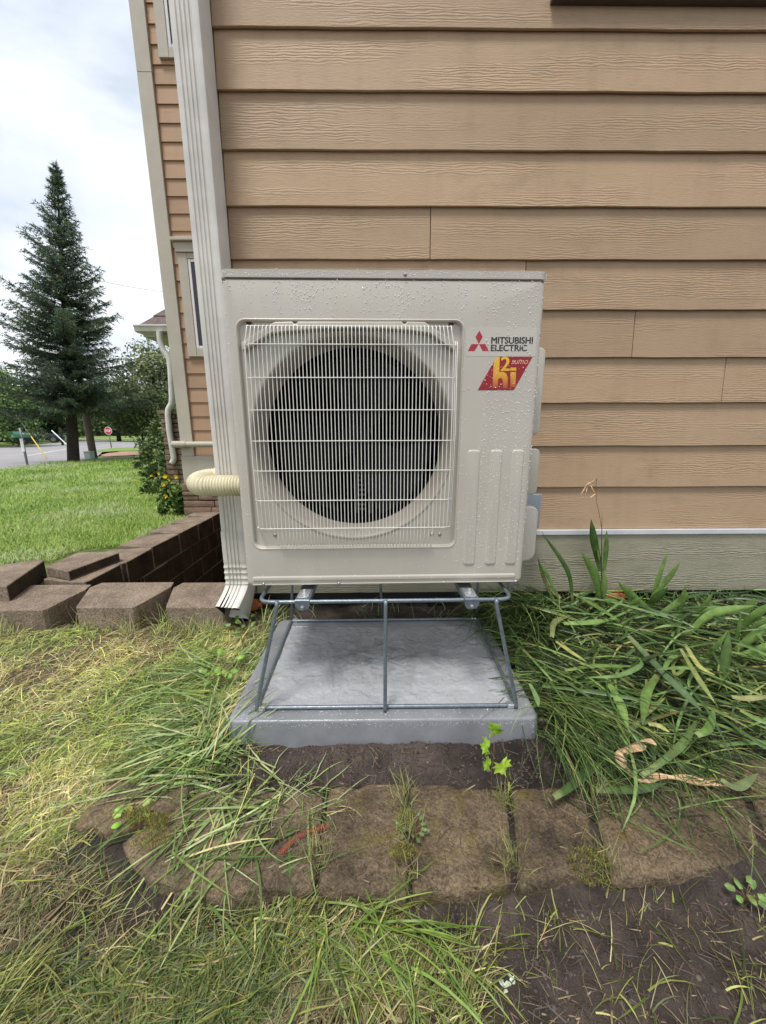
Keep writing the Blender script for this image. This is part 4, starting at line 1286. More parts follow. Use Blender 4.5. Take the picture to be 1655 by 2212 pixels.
S1 = blade_arrays(x, y, ang, (0.025 + 0.085 * RNG.random(n) ** 1.4), 0.0014 + 0.0036 * RNG.random(n) ** 2.5, RNG.uniform(0.25, 0.9, n), RNG.uniform(-0.9, 0.1, n), col, 4, curl=RNG.normal(0, 0.7, n))
# straw thatch lying flat
n = 34000
d = 0.50 * (2.75 / 0.50) ** RNG.random(n); th = RNG.uniform(math.radians(80), math.radians(152), n)
x, y = d * np.cos(th), d * np.sin(th)
keep = (x > -2.4) & near_ok(x, y) & (y > 0.36) & (y < 1.775) & (RNG.random(n) < np.maximum(lawnness(x, y), 0.08 * (y < 0.66)))
x, y = x[keep], y[keep]; n = len(x)
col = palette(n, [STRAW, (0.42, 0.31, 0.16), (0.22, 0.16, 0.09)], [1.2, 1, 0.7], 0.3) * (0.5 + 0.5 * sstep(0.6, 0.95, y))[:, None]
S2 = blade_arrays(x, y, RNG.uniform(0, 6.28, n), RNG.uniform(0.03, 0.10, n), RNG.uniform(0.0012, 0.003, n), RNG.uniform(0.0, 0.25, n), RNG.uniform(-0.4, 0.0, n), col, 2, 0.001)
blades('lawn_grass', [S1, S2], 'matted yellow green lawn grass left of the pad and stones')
n = 2600
x = RNG.uniform(-1.9, 0.4, n); y = RNG.uniform(0.42, 1.75, n)
k_ = near_ok(x, y) & (lawnness(x, y) > 0.4) & (RNG.random(n) < np.clip(0.4 + 2.5 * fbm(x + 2, y + 5, 5, 3), 0.05, 1))
x, y = x[k_], y[k_]; n = len(x)
col = palette(n, [(0.27, 0.18, 0.10), (0.16, 0.105, 0.06), (0.38, 0.28, 0.15)], [1.2, 1, 0.6], 0.3)
zo = np.where((y > 0.66) & (y < 0.93) & (x > -0.8), 0.05, 0.008)
blades('litter', [blade_arrays(x, y, RNG.uniform(0, 6.28, n), 0.008 + 0.035 * RNG.random(n) ** 2, RNG.uniform(0.003, 0.010, n), RNG.uniform(-0.1, 0.4, n), RNG.uniform(-0.4, 0.3, n), col, 3, zo, RNG.normal(0, 0.8, n))], 'brown dead leaf bits caught in the lawn grass left of the stones', 'litter')
# far lawn
n = 190000
d = 2.1 * (19.0 / 2.1) ** RNG.random(n); th = RNG.uniform(math.radians(108), math.radians(143), n)
x, y = d * np.cos(th), d * np.sin(th)
keep = (y > 2.0) & ((x < -2.1) | (y < 2.1) & (x < -2.65)) & (y < 24)
# stay on the near side of the road edge
e0_, e1_ = az(0, 1016, ZF), az(211, 987, ZF)
side = (e1_.x - e0_.x) * (y - e0_.y) - (e1_.y - e0_.y) * (x - e0_.x)
keep &= side < -0.1
keep &= ~((x > -2.66) & (y < 2.6) & (y > 2.1)) & ~((x > -2.4) & (y < 2.95))
x, y, d = x[keep], y[keep], d[keep]; n = len(x)
fld = fbm(x, y, 1.1, 4) + 0.4 * fbm(x, y, 6, 3)
fld2 = sstep(0.05, 0.35, fbm(x * 0.5 + y * 0.35, y, 0.9, 3))
col = palette(n, [(0.16, 0.26, 0.04), (0.24, 0.38, 0.06), (0.33, 0.46, 0.085), (0.42, 0.46, 0.14), (0.42, 0.50, 0.29)], [1, 2, 2, 0.9, 0.7], 0.2, 1.0 * fld + 0.45 * fld2 - 0.08)
S3 = blade_arrays(x, y, RNG.uniform(0, 6.28, n), RNG.uniform(0.03, 0.065, n) * (0.8 + d / 9), 0.0030 * (0.6 + d / 3.5), RNG.uniform(0.5, 1.4, n), RNG.uniform(-0.3, 0.9, n), col, 2)
blades('lawn_grass', [S3], 'bright green mown lawn sloping up from the block wall to the street')

# long cut grass left of the pad and over the stones
def long_blades(pts, n, spread, ang, asp, L0, L1, W0, W1, pal, wts, e0=(0.05, 0.5), e1=(-0.5, 0.1), dz=0.012, curl=0.35, segs=6):
    pts = np.array(pts); i = RNG.integers(0, len(pts), n)
    x = pts[i, 0] + RNG.normal(0, spread, n); y = pts[i, 1] + RNG.normal(0, spread, n)
    a = np.radians(ang) + RNG.normal(0, np.radians(asp), n)
    return blade_arrays(x, y, a, RNG.uniform(L0, L1, n), RNG.uniform(W0, W1, n), RNG.uniform(*e0, n), RNG.uniform(*e1, n), palette(n, pal, wts, 0.25), segs, dz * RNG.random(n) * 2, RNG.normal(0, curl, n))
LG = [(0.20, 0.29, 0.065), (0.29, 0.37, 0.125), (0.40, 0.46, 0.21), (0.09, 0.15, 0.035), (0.55, 0.46, 0.20)]
LW = [1.3, 1.3, 0.9, 1.5, 0.4]
gp_ = lambda *ps: [tuple(az(*p, -1.02)[:2]) for p in ps]
sets = []
sets.append(long_blades(gp_((455, 1480), (470, 1530), (450, 1580), (480, 1440), (430, 1620)), 230, 0.045, 205, 32, 0.14, 0.34, 0.0035, 0.0085, LG, LW))
sets.append(long_blades(gp_((490, 1470), (470, 1560), (440, 1640), (400, 1660)), 100, 0.04, 65, 30, 0.12, 0.30, 0.0035, 0.0085, LG, LW, (0.2, 0.9), (-0.4, 0.3)))
sets.append(long_blades(gp_((470, 1640), (430, 1680), (380, 1660)), 80, 0.05, 190, 25, 0.15, 0.32, 0.0045, 0.010, LG, LW))
sets.append(long_blades(gp_((560, 1700), (480, 1720), (620, 1720), (520, 1780)), 120, 0.045, 215, 38, 0.10, 0.26, 0.0035, 0.0085, LG, LW, (0.02, 0.35)))
sets.append(long_blades(gp_((430, 1760), (470, 1850), (400, 1850), (560, 1830)), 70, 0.05, 40, 45, 0.10, 0.24, 0.0035, 0.0085, LG, LW, (0.02, 0.35)))
sets.append(long_blades(gp_((640, 1690), (690, 1720), (600, 1690)), 70, 0.03, -20, 60, 0.05, 0.14, 0.002, 0.0045, LG, LW))
blades('long_grass', sets, 'long pale cut grass blades strewn left of the pad and over the left stones')
# grass in the foreground below the stones, sparse to the right
n = 19000
x = RNG.uniform(-0.8, 0.9, n); y = RNG.uniform(0.38, 0.66, n)
k_ = RNG.random(n) < np.clip(0.85 - 1.05 * sstep(-0.25, 0.45, x + 0.25 * fbm(x, y, 6, 3)), 0.05, 1) * np.clip(0.25 + 3.4 * fbm(x + 1, y, 8, 3), 0.02, 1)
x, y = x[k_], y[k_]; n = len(x)
col = palette(n, [(0.065, 0.09, 0.02), (0.15, 0.185, 0.035), (0.26, 0.28, 0.065), (0.38, 0.37, 0.12), (0.44, 0.36, 0.17)], [1.0, 1.6, 1.4, 0.8, 0.8], 0.45)
S = [blade_arrays(x, y, 0.75 + RNG.normal(0, 0.6, n) + np.where(RNG.random(n) < 0.4, math.pi, 0), 0.025 + 0.095 * RNG.random(n) ** 1.5, 0.0014 + 0.0036 * RNG.random(n) ** 2.5, RNG.uniform(0.0, 0.7, n), RNG.uniform(-0.7, 0.2, n), col, 4, 0.004, RNG.normal(0, 0.4, n))]
gpl = [tuple(az(*p, -1.09)[:2]) for p in ((780, 1995), (840, 2010), (700, 2030), (900, 2050))]
S.append(long_blades(gpl, 60, 0.03, -35, 30, 0.10, 0.26, 0.003, 0.006, [(0.13, 0.22, 0.03), (0.2, 0.28, 0.05)], [1, 1], (0.2, 0.6), (-0.6, -0.1)))
gps = [tuple(az(*p, -1.06)[:2]) for p in ((690, 1890), (880, 1930), (1100, 1890), (1300, 1900), (870, 1760), (1090, 1760), (1290, 1760), (880, 1830))]
S.append(long_blades(gps, 520, 0.016, 100, 90, 0.015, 0.07, 0.0012, 0.0026, [(0.12, 0.15, 0.03), (0.20, 0.20, 0.05), (0.30, 0.24, 0.1)], [1, 1, 0.5], (0.2, 1.2), (-0.3, 0.8), 0.045))
blades('foreground_grass', S, 'short thin grass growing in the dark soil below the edging stones')
# dead twigs and straw litter on the soil
n = 9000
x = RNG.uniform(-0.4, 1.5, n); y = RNG.uniform(0.40, 1.05, n)
k_ = (RNG.random(n) < 0.4 + 0.6 * sstep(0.66, 0.6, y)) & near_ok(x, y)
x, y = x[k_], y[k_]; n = len(x)
col = palette(n, [(0.13, 0.09, 0.06), (0.08, 0.058, 0.045), (0.26, 0.19, 0.11)], [1.2, 1.4, 0.35], 0.35)
zoff = np.where((y > 0.66) & (y < 0.93), 0.05, 0.002)
blades('litter', [blade_arrays(x, y, RNG.uniform(0, 6.28, n), 0.008 + 0.045 * RNG.random(n) ** 2, RNG.uniform(0.0012, 0.0034, n), np.zeros(n), RNG.uniform(-0.1, 0.1, n), col, 2, zoff)], 'dead straw bits and twigs scattered over the dark soil', 'litter')
# small stones in the soil
n = 420
x = RNG.uniform(-0.5, 0.9, n); y = RNG.uniform(0.42, 1.04, n); k_ = ((y > 0.93) | (y < 0.64))
x, y = x[k_], y[k_]; n = len(x); z = gnd(x, y)
bm = bmesh.new(); bmesh.ops.create_icosphere(bm, subdivisions=1, radius=1.0); bv = np.array([v.co[:] for v in bm.verts]); bf = np.array([[v.index for v in f.verts] for f in bm.faces]); bm.free()
R_ = 0.0018 + 0.0045 * RNG.random(n) ** 4
V = np.stack([x, y, z], -1)[:, None] + bv[None] * R_[:, None, None] * RNG.uniform(0.6, 1.2, (n, 1, 3)) * np.array([1, 1, 0.7]) * RNG.uniform(0.85, 1.1, (n, len(bv), 1))
F = bf[None] + (np.arange(n) * len(bv))[:, None, None]
C = np.repeat(palette(n, [(0.20, 0.15, 0.12), (0.10, 0.08, 0.07), (0.30, 0.20, 0.15)], [1, 1.5, 0.5])[:, None], len(bv), 1)
tag(np_mesh('pebbles', V.reshape(-1, 3), F.reshape(-1, 3), M['foliage'], cols=C.reshape(-1, 3)), 'small brown pebbles half sunk in the dark soil', 'pebbles', kind='stuff')

n = 46000
x = RNG.uniform(-0.62, 1.4, n); y = RNG.uniform(0.40, 1.06, n); k_ = ((y > 0.915) & (x < 0.9)) | ((y < 0.665) & (x > -0.25 + 0.4 * RNG.random(n)))
k_ &= RNG.random(n) < np.clip(0.45 + 2.0 * fbm(x, y, 12, 3), 0.05, 1)
x, y = x[k_], y[k_]; n = len(x); z = gnd(x, y)
R_ = 0.0010 + 0.0050 * RNG.random(n) ** 5
V = np.stack([x, y, z], -1)[:, None] + bv[None] * R_[:, None, None] * RNG.uniform(0.6, 1.3, (n, 1, 3)) * np.array([1, 1, 0.8]) * RNG.uniform(0.7, 1.25, (n, len(bv), 1))
F = bf[None] + (np.arange(n) * len(bv))[:, None, None]
C = np.repeat(palette(n, [(0.072, 0.056, 0.050), (0.115, 0.088, 0.076), (0.048, 0.037, 0.033)], [1.5, 1, 0.9], 0.25)[:, None], len(bv), 1)
tag(np_mesh('soil_crumbs', V.reshape(-1, 3), F.reshape(-1, 3), M['crumb'], cols=C.reshape(-1, 3)), 'loose dark crumbs of damp soil around the edging stones', 'soil', kind='stuff')

# thin cut grass heaped right of the pad
sets = []
RG = [(0.055, 0.10, 0.022), (0.11, 0.175, 0.04), (0.23, 0.31, 0.09), (0.028, 0.052, 0.014), (0.30, 0.29, 0.10), (0.22, 0.13, 0.07)]  # darkest greens also carry the shade between heaped blades
RWt = [1.6, 1.8, 0.9, 1.2, 0.3, 0.2]
n = 3000
x = RNG.uniform(0.50, 2.5, n); y = RNG.uniform(0.98, 1.88, n)
hm = sstep(0.95, 1.2, y + 0.12 * fbm(x, y, 4, 3)) * sstep(0.54, 0.62, x)
k_ = RNG.random(n) < hm
x, y = x[k_], y[k_]; n = len(x)
heap = 0.10 * sstep(0.95, 1.35, y) * sstep(0.50, 0.75, x) * (0.7 + 0.8 * fbm(x, y, 3, 2))
sets.append(blade_arrays(x, y, math.radians(150) + RNG.normal(0, 0.8, n) + np.where(RNG.random(n) < 0.45, math.pi, 0), RNG.uniform(0.12, 0.38, n), 0.002 + 0.013 * RNG.random(n) ** 2.2, RNG.uniform(-0.05, 0.45, n), RNG.uniform(-0.5, 0.15, n), palette(n, RG, RWt, 0.3), 5, heap * RNG.random(n), RNG.normal(0, 0.5, n)))
# those hanging over the pad edge
sets.append(long_blades([(0.60, 1.30), (0.62, 1.42), (0.60, 1.55), (0.62, 1.65), (0.58, 1.2)], 330, 0.05, 185, 26, 0.10, 0.30, 0.002, 0.006, RG, RWt, (0.15, 0.8), (-0.9, -0.2), 0.055))
sets.append(long_blades([(0.66, 1.75), (0.60, 1.80), (0.72, 1.72), (0.8, 1.78), (0.9, 1.8)], 460, 0.05, 200, 45, 0.15, 0.36, 0.003, 0.008, RG, RWt, (0.4, 1.2), (-0.8, 0.1), 0.05))
# blades falling forward from the corner of the pad
sets.append(long_blades([(0.60, 1.15), (0.64, 1.20), (0.70, 1.15), (0.60, 1.05)], 260, 0.035, -72, 22, 0.14, 0.36, 0.002, 0.006, RG, RWt, (0.1, 0.7), (-0.7, -0.1), 0.03, 0.3))
sets.append(long_blades([(1.0, 1.05), (1.3, 1.1), (1.6, 1.15), (0.85, 1.0)], 500, 0.10, -40, 55, 0.10, 0.32, 0.002, 0.006, RG, RWt, (0.0, 0.3), (-0.3, 0.0), 0.015, 0.5))
sets.append(long_blades([(0.62, 0.92), (0.75, 0.94), (0.9, 0.93), (0.66, 0.86)], 130, 0.05, 30, 50, 0.06, 0.22, 0.002, 0.006, RG, RWt, (0.0, 0.4), (-0.3, 0.0), 0.035, 0.4))
# upright thin grass along the wall
sets.append(long_blades([(0.7 + 0.1 * i, 1.86) for i in range(18)], 420, 0.05, 100, 60, 0.06, 0.22, 0.0015, 0.0045, RG, RWt, (0.6, 1.4), (-0.2, 1.0), 0.02, 0.4))
blades('cut_grass', sets, 'heap of dark green cut grass right of the pad along the house')
# few blades behind the pad and beside the spout
sets = [long_blades([(-0.55, 1.72), (-0.52, 1.65), (-0.56, 1.78), (-0.56, 1.58), (-0.58, 1.5)], 200, 0.04, 60, 80, 0.05, 0.15, 0.002, 0.005, LG, LW, (0.3, 1.2), (-0.3, 0.6)),
        long_blades([(-0.35, 1.78), (0.05, 1.79), (-0.1, 1.79), (0.3, 1.8)], 60, 0.05, 90, 80, 0.05, 0.16, 0.002, 0.004, LG, LW, (0.3, 1.2), (-0.3, 0.6)),
        long_blades([(-1.5, 1.755), (-1.3, 1.75), (-1.9, 1.76), (-1.1, 1.75), (-0.95, 1.75), (-0.85, 1.72)], 420, 0.03, 100, 60, 0.05, 0.20, 0.0013, 0.003, [GREEN, YEL, STRAW, GREY], [1, 1, 0.7, 1], (0.5, 1.4), (-0.4, 0.8), 0.0, 0.5)]
blades('edge_grass', sets, 'thin grass sprouting at the foot of the block wall and behind the pad')

# ------------------------------------------------------------------ sword leaves
def catmull(P, n):
    P = [Vector(p) for p in P]
    if len(P) == 2: P = [P[0], P[0].lerp(P[1], 0.5), P[1]]
    Q = [P[0] * 2 - P[1]] + P + [P[-1] * 2 - P[-2]]
    out = []
    m = len(P) - 1
    for i in range(n + 1):
        t = i / n * m; k = min(int(t), m - 1); f = t - k
        a, b, c, d_ = Q[k], Q[k + 1], Q[k + 2], Q[k + 3]
        out.append(0.5 * ((2 * b) + (c - a) * f + (2 * a - 5 * b + 4 * c - d_) * f * f + (3 * b - a - 3 * c + d_) * f ** 3))
    return out
def sword(P, w, col, parent=None, name='leaf', nrm=None, blunt=0.0, seg=10, tipcol=None):
    pts = catmull(P, seg)
    nrm = Vector(nrm or (0.1, -0.8, 0.6)).normalized()
    V = []; C = []
    for i, p in enumerate(pts):
        t = i / seg
        tan = (pts[min(i + 1, seg)] - pts[max(i - 1, 0)]).normalized()
        s_ = tan.cross(nrm)
        s_ = s_.normalized() if s_.length > 1e-4 else tan.orthogonal().normalized()
        up = s_.cross(tan)
        ww = w * 0.5 * (0.62 + 0.75 * t if t < 0.5 else 1.0) * ((1 - max(0, (t - 0.55) / 0.45) ** 1.8) * (1 - blunt) + blunt) + 0.0004
        V += [p - s_ * ww, p + up * ww * 0.42 , p + s_ * ww]
        cc_ = Vector(col) * (0.85 + 0.3 * random.random())
        if tipcol and t > 0.8: cc_ = cc_.lerp(Vector(tipcol), (t - 0.8) / 0.2)
        if t < 0.12: cc_ = cc_.lerp(Vector((0.30, 0.34, 0.14)), 0.5)
        C += [tuple(cc_ * 0.92), tuple(cc_ * 1.08), tuple(cc_ * 0.92)]
    F = []
    for i in range(seg):
        for j in range(2):
            F.append((i * 3 + j, i * 3 + j + 1, i * 3 + j + 4, i * 3 + j + 3))
    return np_mesh(name, V, F, M['iris'], parent, cols=np.array(C), smooth=True)
c7 = lambda X_, Y_: ((1250 + X_ / 2.47) / 1.16, (1150 + Y_ / 2.47) / 1.16)
W7 = 1 / (2.47 * 1.16) / FPX          # width in crop pixels to metres at depth 1
IG = (0.15, 0.25, 0.062); IL = (0.24, 0.37, 0.10); IDk = (0.065, 0.125, 0.03); IY = (0.42, 0.43, 0.13)
def up_leaf(parent, pts, w, Y, col, dY=-0.05):
    P = []
    for i, p in enumerate(pts):
        P.append(at(*c7(*p), Y + dY * i / (len(pts) - 1)))
    dep = P[0].dot(_f)
    sword(P, w * W7 * dep, col, parent, nrm=(random.uniform(-0.3, 0.3), -1, random.uniform(0.0, 0.5)))
def plant(label, base, Y, leaves, dYs=None):
    b = at(*c7(*base), Y)
    o = thing('iris_plant', label, 'plant', (b.x, b.y, b.z), group='iris plants beside the unit')
    for q in leaves:
        up_leaf(o, q[0], q[1], Y + (q[3] if len(q) > 3 else 0), q[2])
    return o
plant('single dark sword leaf arching left in front of the flashing strip', (455, 880), 1.80, [([(458, 885), (425, 690), (262, 448)], 28, IDk), ([(350, 900), (280, 740), (238, 600)], 26, (0.14, 0.16, 0.05)), ([(380, 880), (300, 720), (250, 640)], 22, IG)])
tp = plant('tall iris with a withered brown flower stalk reaching above the flashing strip', (640, 905), 1.82, [([(636, 905), (595, 720), (513, 575)], 48, IG), ([(630, 690), (592, 520), (571, 372)], 44, IDk), ([(652, 700), (663, 570), (668, 440)], 34, IG), ([(640, 905), (652, 800), (655, 680)], 34, IL), ([(630, 640), (618, 600), (612, 560)], 22, IL)])
sp_ = [at(*c7(*p), 1.80) for p in ((640, 880), (637, 700), (637, 520), (639, 330))]
MB().tube(catmull(sp_, 14), [0.0035] * 8 + [0.003, 0.0026, 0.0022, 0.0018, 0.0014, 0.001, 0.0008], 6).build('stem', simple('green stem', (0.07, 0.12, 0.04), 0.5, 0.2, 20), tp, smooth='all')
MB().tube(catmull([at(*c7(*p), 1.795) for p in ((634, 420), (622, 340), (604, 255), (603, 170), (606, 108))], 16), 0.0012, 5).build('dried_stalk', M['twig'], tp, smooth='all')
wf_ = MB()
for p in (((604, 150), (560, 150), (530, 185), (500, 235)), ((565, 150), (545, 180), (540, 215)), ((570, 165), (585, 200), (598, 215)), ((600, 215), (575, 235), (560, 245)), ((606, 110), (590, 135), (565, 150))):
    q = [at(*c7(*a), 1.80 - random.random() * 0.02) for a in p]
    wf_.tube(catmull(q, 6), [0.0012, 0.003, 0.0042, 0.0045, 0.004, 0.0028, 0.0008], 5)
wf_.build('withered_flower', M['dry'], tp, smooth='all')
plant('iris with two pale upright leaves crossing in front of the grey green skirt board', (945, 920), 1.80, [([(935, 920), (985, 750), (1049, 562)], 44, IL), ([(950, 860), (1040, 750), (1122, 638)], 48, IL, -0.02), ([(925, 910), (975, 860), (1047, 795)], 58, IDk, -0.05), ([(975, 975), (830, 850), (735, 757)], 42, IG, -0.06), ([(770, 935), (830, 890), (892, 850)], 36, IL, -0.08), ([(800, 930), (720, 895), (648, 868)], 48, IG, -0.04)])
plant('short leafed iris in the middle of the heap right of the crossing leaves', (1110, 1000), 1.72, [([(1098, 1000), (1130, 890), (1157, 785)], 46, IG), ([(1190, 1020), (1262, 920), (1328, 825)], 46, IL), ([(1000, 960), (1120, 880), (1180, 825)], 40, IG)])
plant('iris with long pale leaves leaning right above the cut grass', (1185, 1070), 1.62, [([(1165, 1090), (1320, 960), (1595, 908)], 58, IL, -0.02), ([(1195, 1060), (1290, 950), (1435, 925)], 54, IG), ([(1480, 1010), (1540, 920), (1588, 858)], 52, IL, 0.05), ([(1120, 990), (1100, 1090), (1060, 1010)], 30, IG, -0.04)])
plant('large pale iris fan cut by the right picture edge', (1490, 1190), 1.50, [([(1470, 1180), (1570, 1105), (1720, 990)], 60, IL), ([(1500, 1100), (1590, 1035), (1730, 950)], 64, IL, 0.03), ([(1490, 1050), (1580, 975), (1700, 880)], 58, IG, 0.06), ([(1490, 1215), (1590, 1190), (1740, 1110)], 56, IL, -0.02), ([(1465, 1185), (1482, 1070), (1497, 955)], 52, IG, 0.02), ([(1470, 1230), (1590, 1225), (1740, 1200)], 50, IL, -0.03)])
plant('iris leaf standing bent with a notched tip between the heap and the fan', (1335, 1470), 1.35, [([(1325, 1480), (1395, 1280), (1425, 1060)], 58, (0.17, 0.27, 0.09)), ([(1250, 1240), (1330, 1180), (1420, 1060)], 50, IL, 0.06)])
# cut leaves lying on the heap, each on its own
CUT = [
 ('pale broad leaf lying flat in front of the tall iris', [(400, 1018), (550, 1012), (735, 988)], 44, IL, .10),
 ('yellowing leaf bent like a hook left of the pale broad leaf', [(328, 1105), (350, 1005), (465, 962)], 44, (0.22, 0.26, 0.09), .12),
 ('long narrow leaf sloping down right from the flashing strip leaf', [(455, 830), (600, 910), (745, 1002)], 36, IG, .13),
 ('yellow green leaf stub lying slantwise beside the upper pad edge', [(355, 1130), (440, 1190), (545, 1255)], 26, IY, .10),
 ('straight level leaf across the middle of the heap', [(408, 1310), (600, 1280), (895, 1285)], 40, IG, .08),
 ('broad grey green leaf sloping to a brown cut end', [(805, 1098), (960, 1260), (1150, 1450), (1255, 1560)], 48, (0.12, 0.19, 0.09), .09),
 ('short pointed leaf with curved tip down near the dry curl', [(660, 1345), (745, 1500), (800, 1665)], 58, IL, .05),
 ('short leaf curving inward beside the pointed leaf', [(985, 1335), (915, 1450), (890, 1645)], 56, IG, .06),
 ('bright yellow green stalk upper right in the heap', [(1155, 1150), (1240, 1280), (1340, 1340)], 38, IY, .10),
 ('bright yellow green stalk ending in a clean white cut', [(1130, 1180), (1230, 1350), (1338, 1512)], 40, (0.28, 0.34, 0.11), .09),
 ('narrow leaf lying flat above the dry curl', [(745, 1722), (870, 1640), (1025, 1578)], 40, (0.15, 0.21, 0.07), .03),
 ('long sickle shaped leaf passing behind the dry curl', [(880, 1965), (1060, 1835), (1160, 1735), (1245, 1575)], 56, (0.13, 0.20, 0.06), .03),
 ('hooked leaf below the clean cut stalk', [(1222, 1712), (1300, 1665), (1335, 1540)], 56, IG, .05),
 ('dark wilted leaf lying on the soil left of the dry curl', [(340, 2095), (440, 2030), (560, 1930), (700, 1850)], 60, IDk, .02),
 ('dark wilted leaf lying along the edging stone under the dry curl', [(600, 2050), (850, 2045), (1035, 2008)], 56, (0.07, 0.12, 0.03), .02),
 ('crumpled pale leaf right of the dry curl end', [(1375, 1985), (1480, 2030), (1605, 1945)], 60, (0.17, 0.22, 0.09), .02),
 ('pale yellow leaf reaching the right picture edge', [(1440, 1472), (1540, 1482), (1720, 1462)], 40, (0.30, 0.30, 0.12), .08),
 ('dull green leaf at the right edge below the pale yellow leaf', [(1495, 1555), (1580, 1600), (1720, 1660)], 40, IG, .06),
 ('small pale bit of leaf between the pointed leaf and the hooked leaf', [(925, 1640), (990, 1650), (1058, 1692)], 36, IY, .04),
 ('short bright leaf tip lying over the front right pad corner', [(195, 1395), (232, 1470), (245, 1535)], 40, (0.2, 0.32, 0.12), .12),
]
for lab, pts, w, col, h in CUT:
    P = []
    for p in pts:
        h2 = h + (0.05 if h > 0.035 else 0.018); q = az(*c7(*p), -1.03 + h2)
        gz = float(gnd(q.x, q.y))
        P.append(Vector((q.x, q.y, max(q.z, gz + 0.01))))
    dep = P[0].dot(_f)
    o = sword(P, 0.85 * w * W7 * dep, [0.85 * c for c in col], None, 'cut_leaf', nrm=(random.uniform(-.25, .25), random.uniform(-0.5, 0.0), 1), blunt=0.05)
    tag(o, lab, 'leaf', 'cut iris leaves on the heap')

# the heap itself: many strap leaves thrown across each other
hp = thing('leaf_heap', 'tangled heap of dark strap shaped leaves thrown along the house right of the pad', 'plant heap', (1.2, 1.5, -1.0))
for i in range(285):
    yy = random.uniform(1.0, 1.86) if i > 60 else random.uniform(1.5, 1.86)
    xx = random.uniform(0.60, 0.75 + 1.05 * yy)
    if yy < 1.12 and random.random() < 0.5: continue
    hh = 0.02 + 0.10 * float(sstep(0.95, 1.45, yy)) * random.random() ** 0.7
    a_ = random.choice((random.gauss(25, 22), random.gauss(205, 25), random.gauss(140, 22), random.gauss(-38, 20)))
    a_ = math.radians(a_)
    L_ = random.uniform(0.20, 0.46)
    el = random.uniform(-0.05, 0.55) * (1 if yy > 1.3 else 0.5); bend = random.uniform(0.1, 1.0)
    P = []; p = Vector((xx, yy, float(gnd(xx, yy)) + hh)); aa = a_; cv = random.gauss(0, 0.8)
    for q in range(5):
        P.append(p.copy())
        e2 = el - bend * q / 4
        p = p + Vector((math.cos(aa) * math.cos(e2), math.sin(aa) * math.cos(e2), math.sin(e2))) * (L_ / 4)
        aa += cv / 4
        p.z = max(p.z, float(gnd(p.x, min(p.y, 1.88))) + 0.012); p.y = min(p.y, 1.85); p.z = min(p.z, -0.845)
    if min(v.x for v in P) < 0.50 and random.random() < 0.8: continue
    cc_ = random.choice(((0.05, 0.105, 0.026), (0.085, 0.16, 0.042), (0.14, 0.235, 0.07), (0.028, 0.058, 0.016), (0.04, 0.08, 0.02), (0.06, 0.11, 0.03), (0.21, 0.31, 0.10), (0.20, 0.23, 0.07)))  # darkest greens stand in for shade between the leaves
    sword(P, random.uniform(0.006, 0.019), cc_, hp, nrm=(random.uniform(-.4, .4), random.uniform(-0.6, 0.1), 1), blunt=random.choice((0, 0, 0.25)), seg=8)

# dry curled stalk
dc = thing('dry_leaf', 'dry tan curled leaf bent in a hook on the cut grass', 'dry leaf', tuple(az(1350, 1660, -1.02)))
pth = [az(*c7(*p), -0.985 + h) for p, h in (((955, 1755), 0.01), ((890, 1775), 0.012), ((800, 1800), 0.014), ((755, 1835), 0.012), ((765, 1890), 0.0), ((810, 1950), -0.01), ((870, 1995), -0.015), ((980, 1965), -0.012), ((1100, 1965), -0.015), ((1230, 1990), -0.02), ((1425, 2020), -0.025))]
pts = catmull(pth, 44)
V = []; C = []; F = []
for i, p in enumerate(pts):
    t = i / 44
    tan = (pts[min(i + 1, 44)] - pts[max(i - 1, 0)]).normalized()
    a_ = 0.5 + 2.2 * math.sin(t * 9); s0 = tan.cross(Vector((0, -0.3, 1))).normalized(); u0 = s0.cross(tan)
    w = (0.0115 + 0.005 * math.sin(t * 23) * 0.6) * (1.15 if t < 0.6 else 1.0) * (1 - max(0, t - 0.9) * 5)
    for j in range(7):
        q = a_ + (j - 3) * 0.55
        V.append(p + s0 * math.sin(q) * w * 1.0 + u0 * math.cos(q) * w * 0.6)
        C.append((0.5, 0.3, 0.14))
for i in range(44):
    for j in range(6):
        F.append((i * 7 + j, i * 7 + j + 1, (i + 1) * 7 + j + 1, (i + 1) * 7 + j))
np_mesh('leaf_blade', V, F, M['dry'], dc, smooth=True)

# maple seedling in front of the pad
sd = thing('maple_seedling', 'bright green maple seedling with lobed leaves in front of the pad', 'seedling', tuple(az(1097, 1735, -1.04)))
MAPLE = [(0, 0), (0.18, 0.02), (0.42, -0.10), (0.36, 0.10), (0.62, 0.22), (0.42, 0.30), (0.58, 0.58), (0.30, 0.50), (0.22, 0.66), (0.12, 0.62), (0.0, 1.0)]
def maple(c, tip, size, nrm, col):
    c, tip = Vector(c), Vector(tip)
    d_ = (tip - c).normalized(); nrm = Vector(nrm).normalized(); s_ = d_.cross(nrm).normalized(); nn_ = s_.cross(d_)
    out = [(x, y) for x, y in MAPLE] + [(-x, y) for x, y in MAPLE[-2:0:-1]]
    V = [c + d_ * size * 0.35 + nn_ * 0.0] + [c + d_ * y * size + s_ * x * size + nn_ * size * (0.10 * math.sin(x * 9) - 0.25 * abs(x) - 0.1 * y) for x, y in out]
    m = len(out)
    F = [(0, 1 + i, 1 + (i + 1) % m) for i in range(m)]
    C = np.array([col] * len(V)) * RNG.uniform(0.8, 1.2, (len(V), 1))
    np_mesh('leaf', V, F, M['iris'], sd, cols=C)
YG = (0.24, 0.42, 0.03)
b0 = az(1060, 1720, -1.04)
Ys = b0.y
q0, q1, q2 = at(1062, 1665, Ys), at(1067, 1630, Ys), at(1068, 1580, Ys - 0.005)
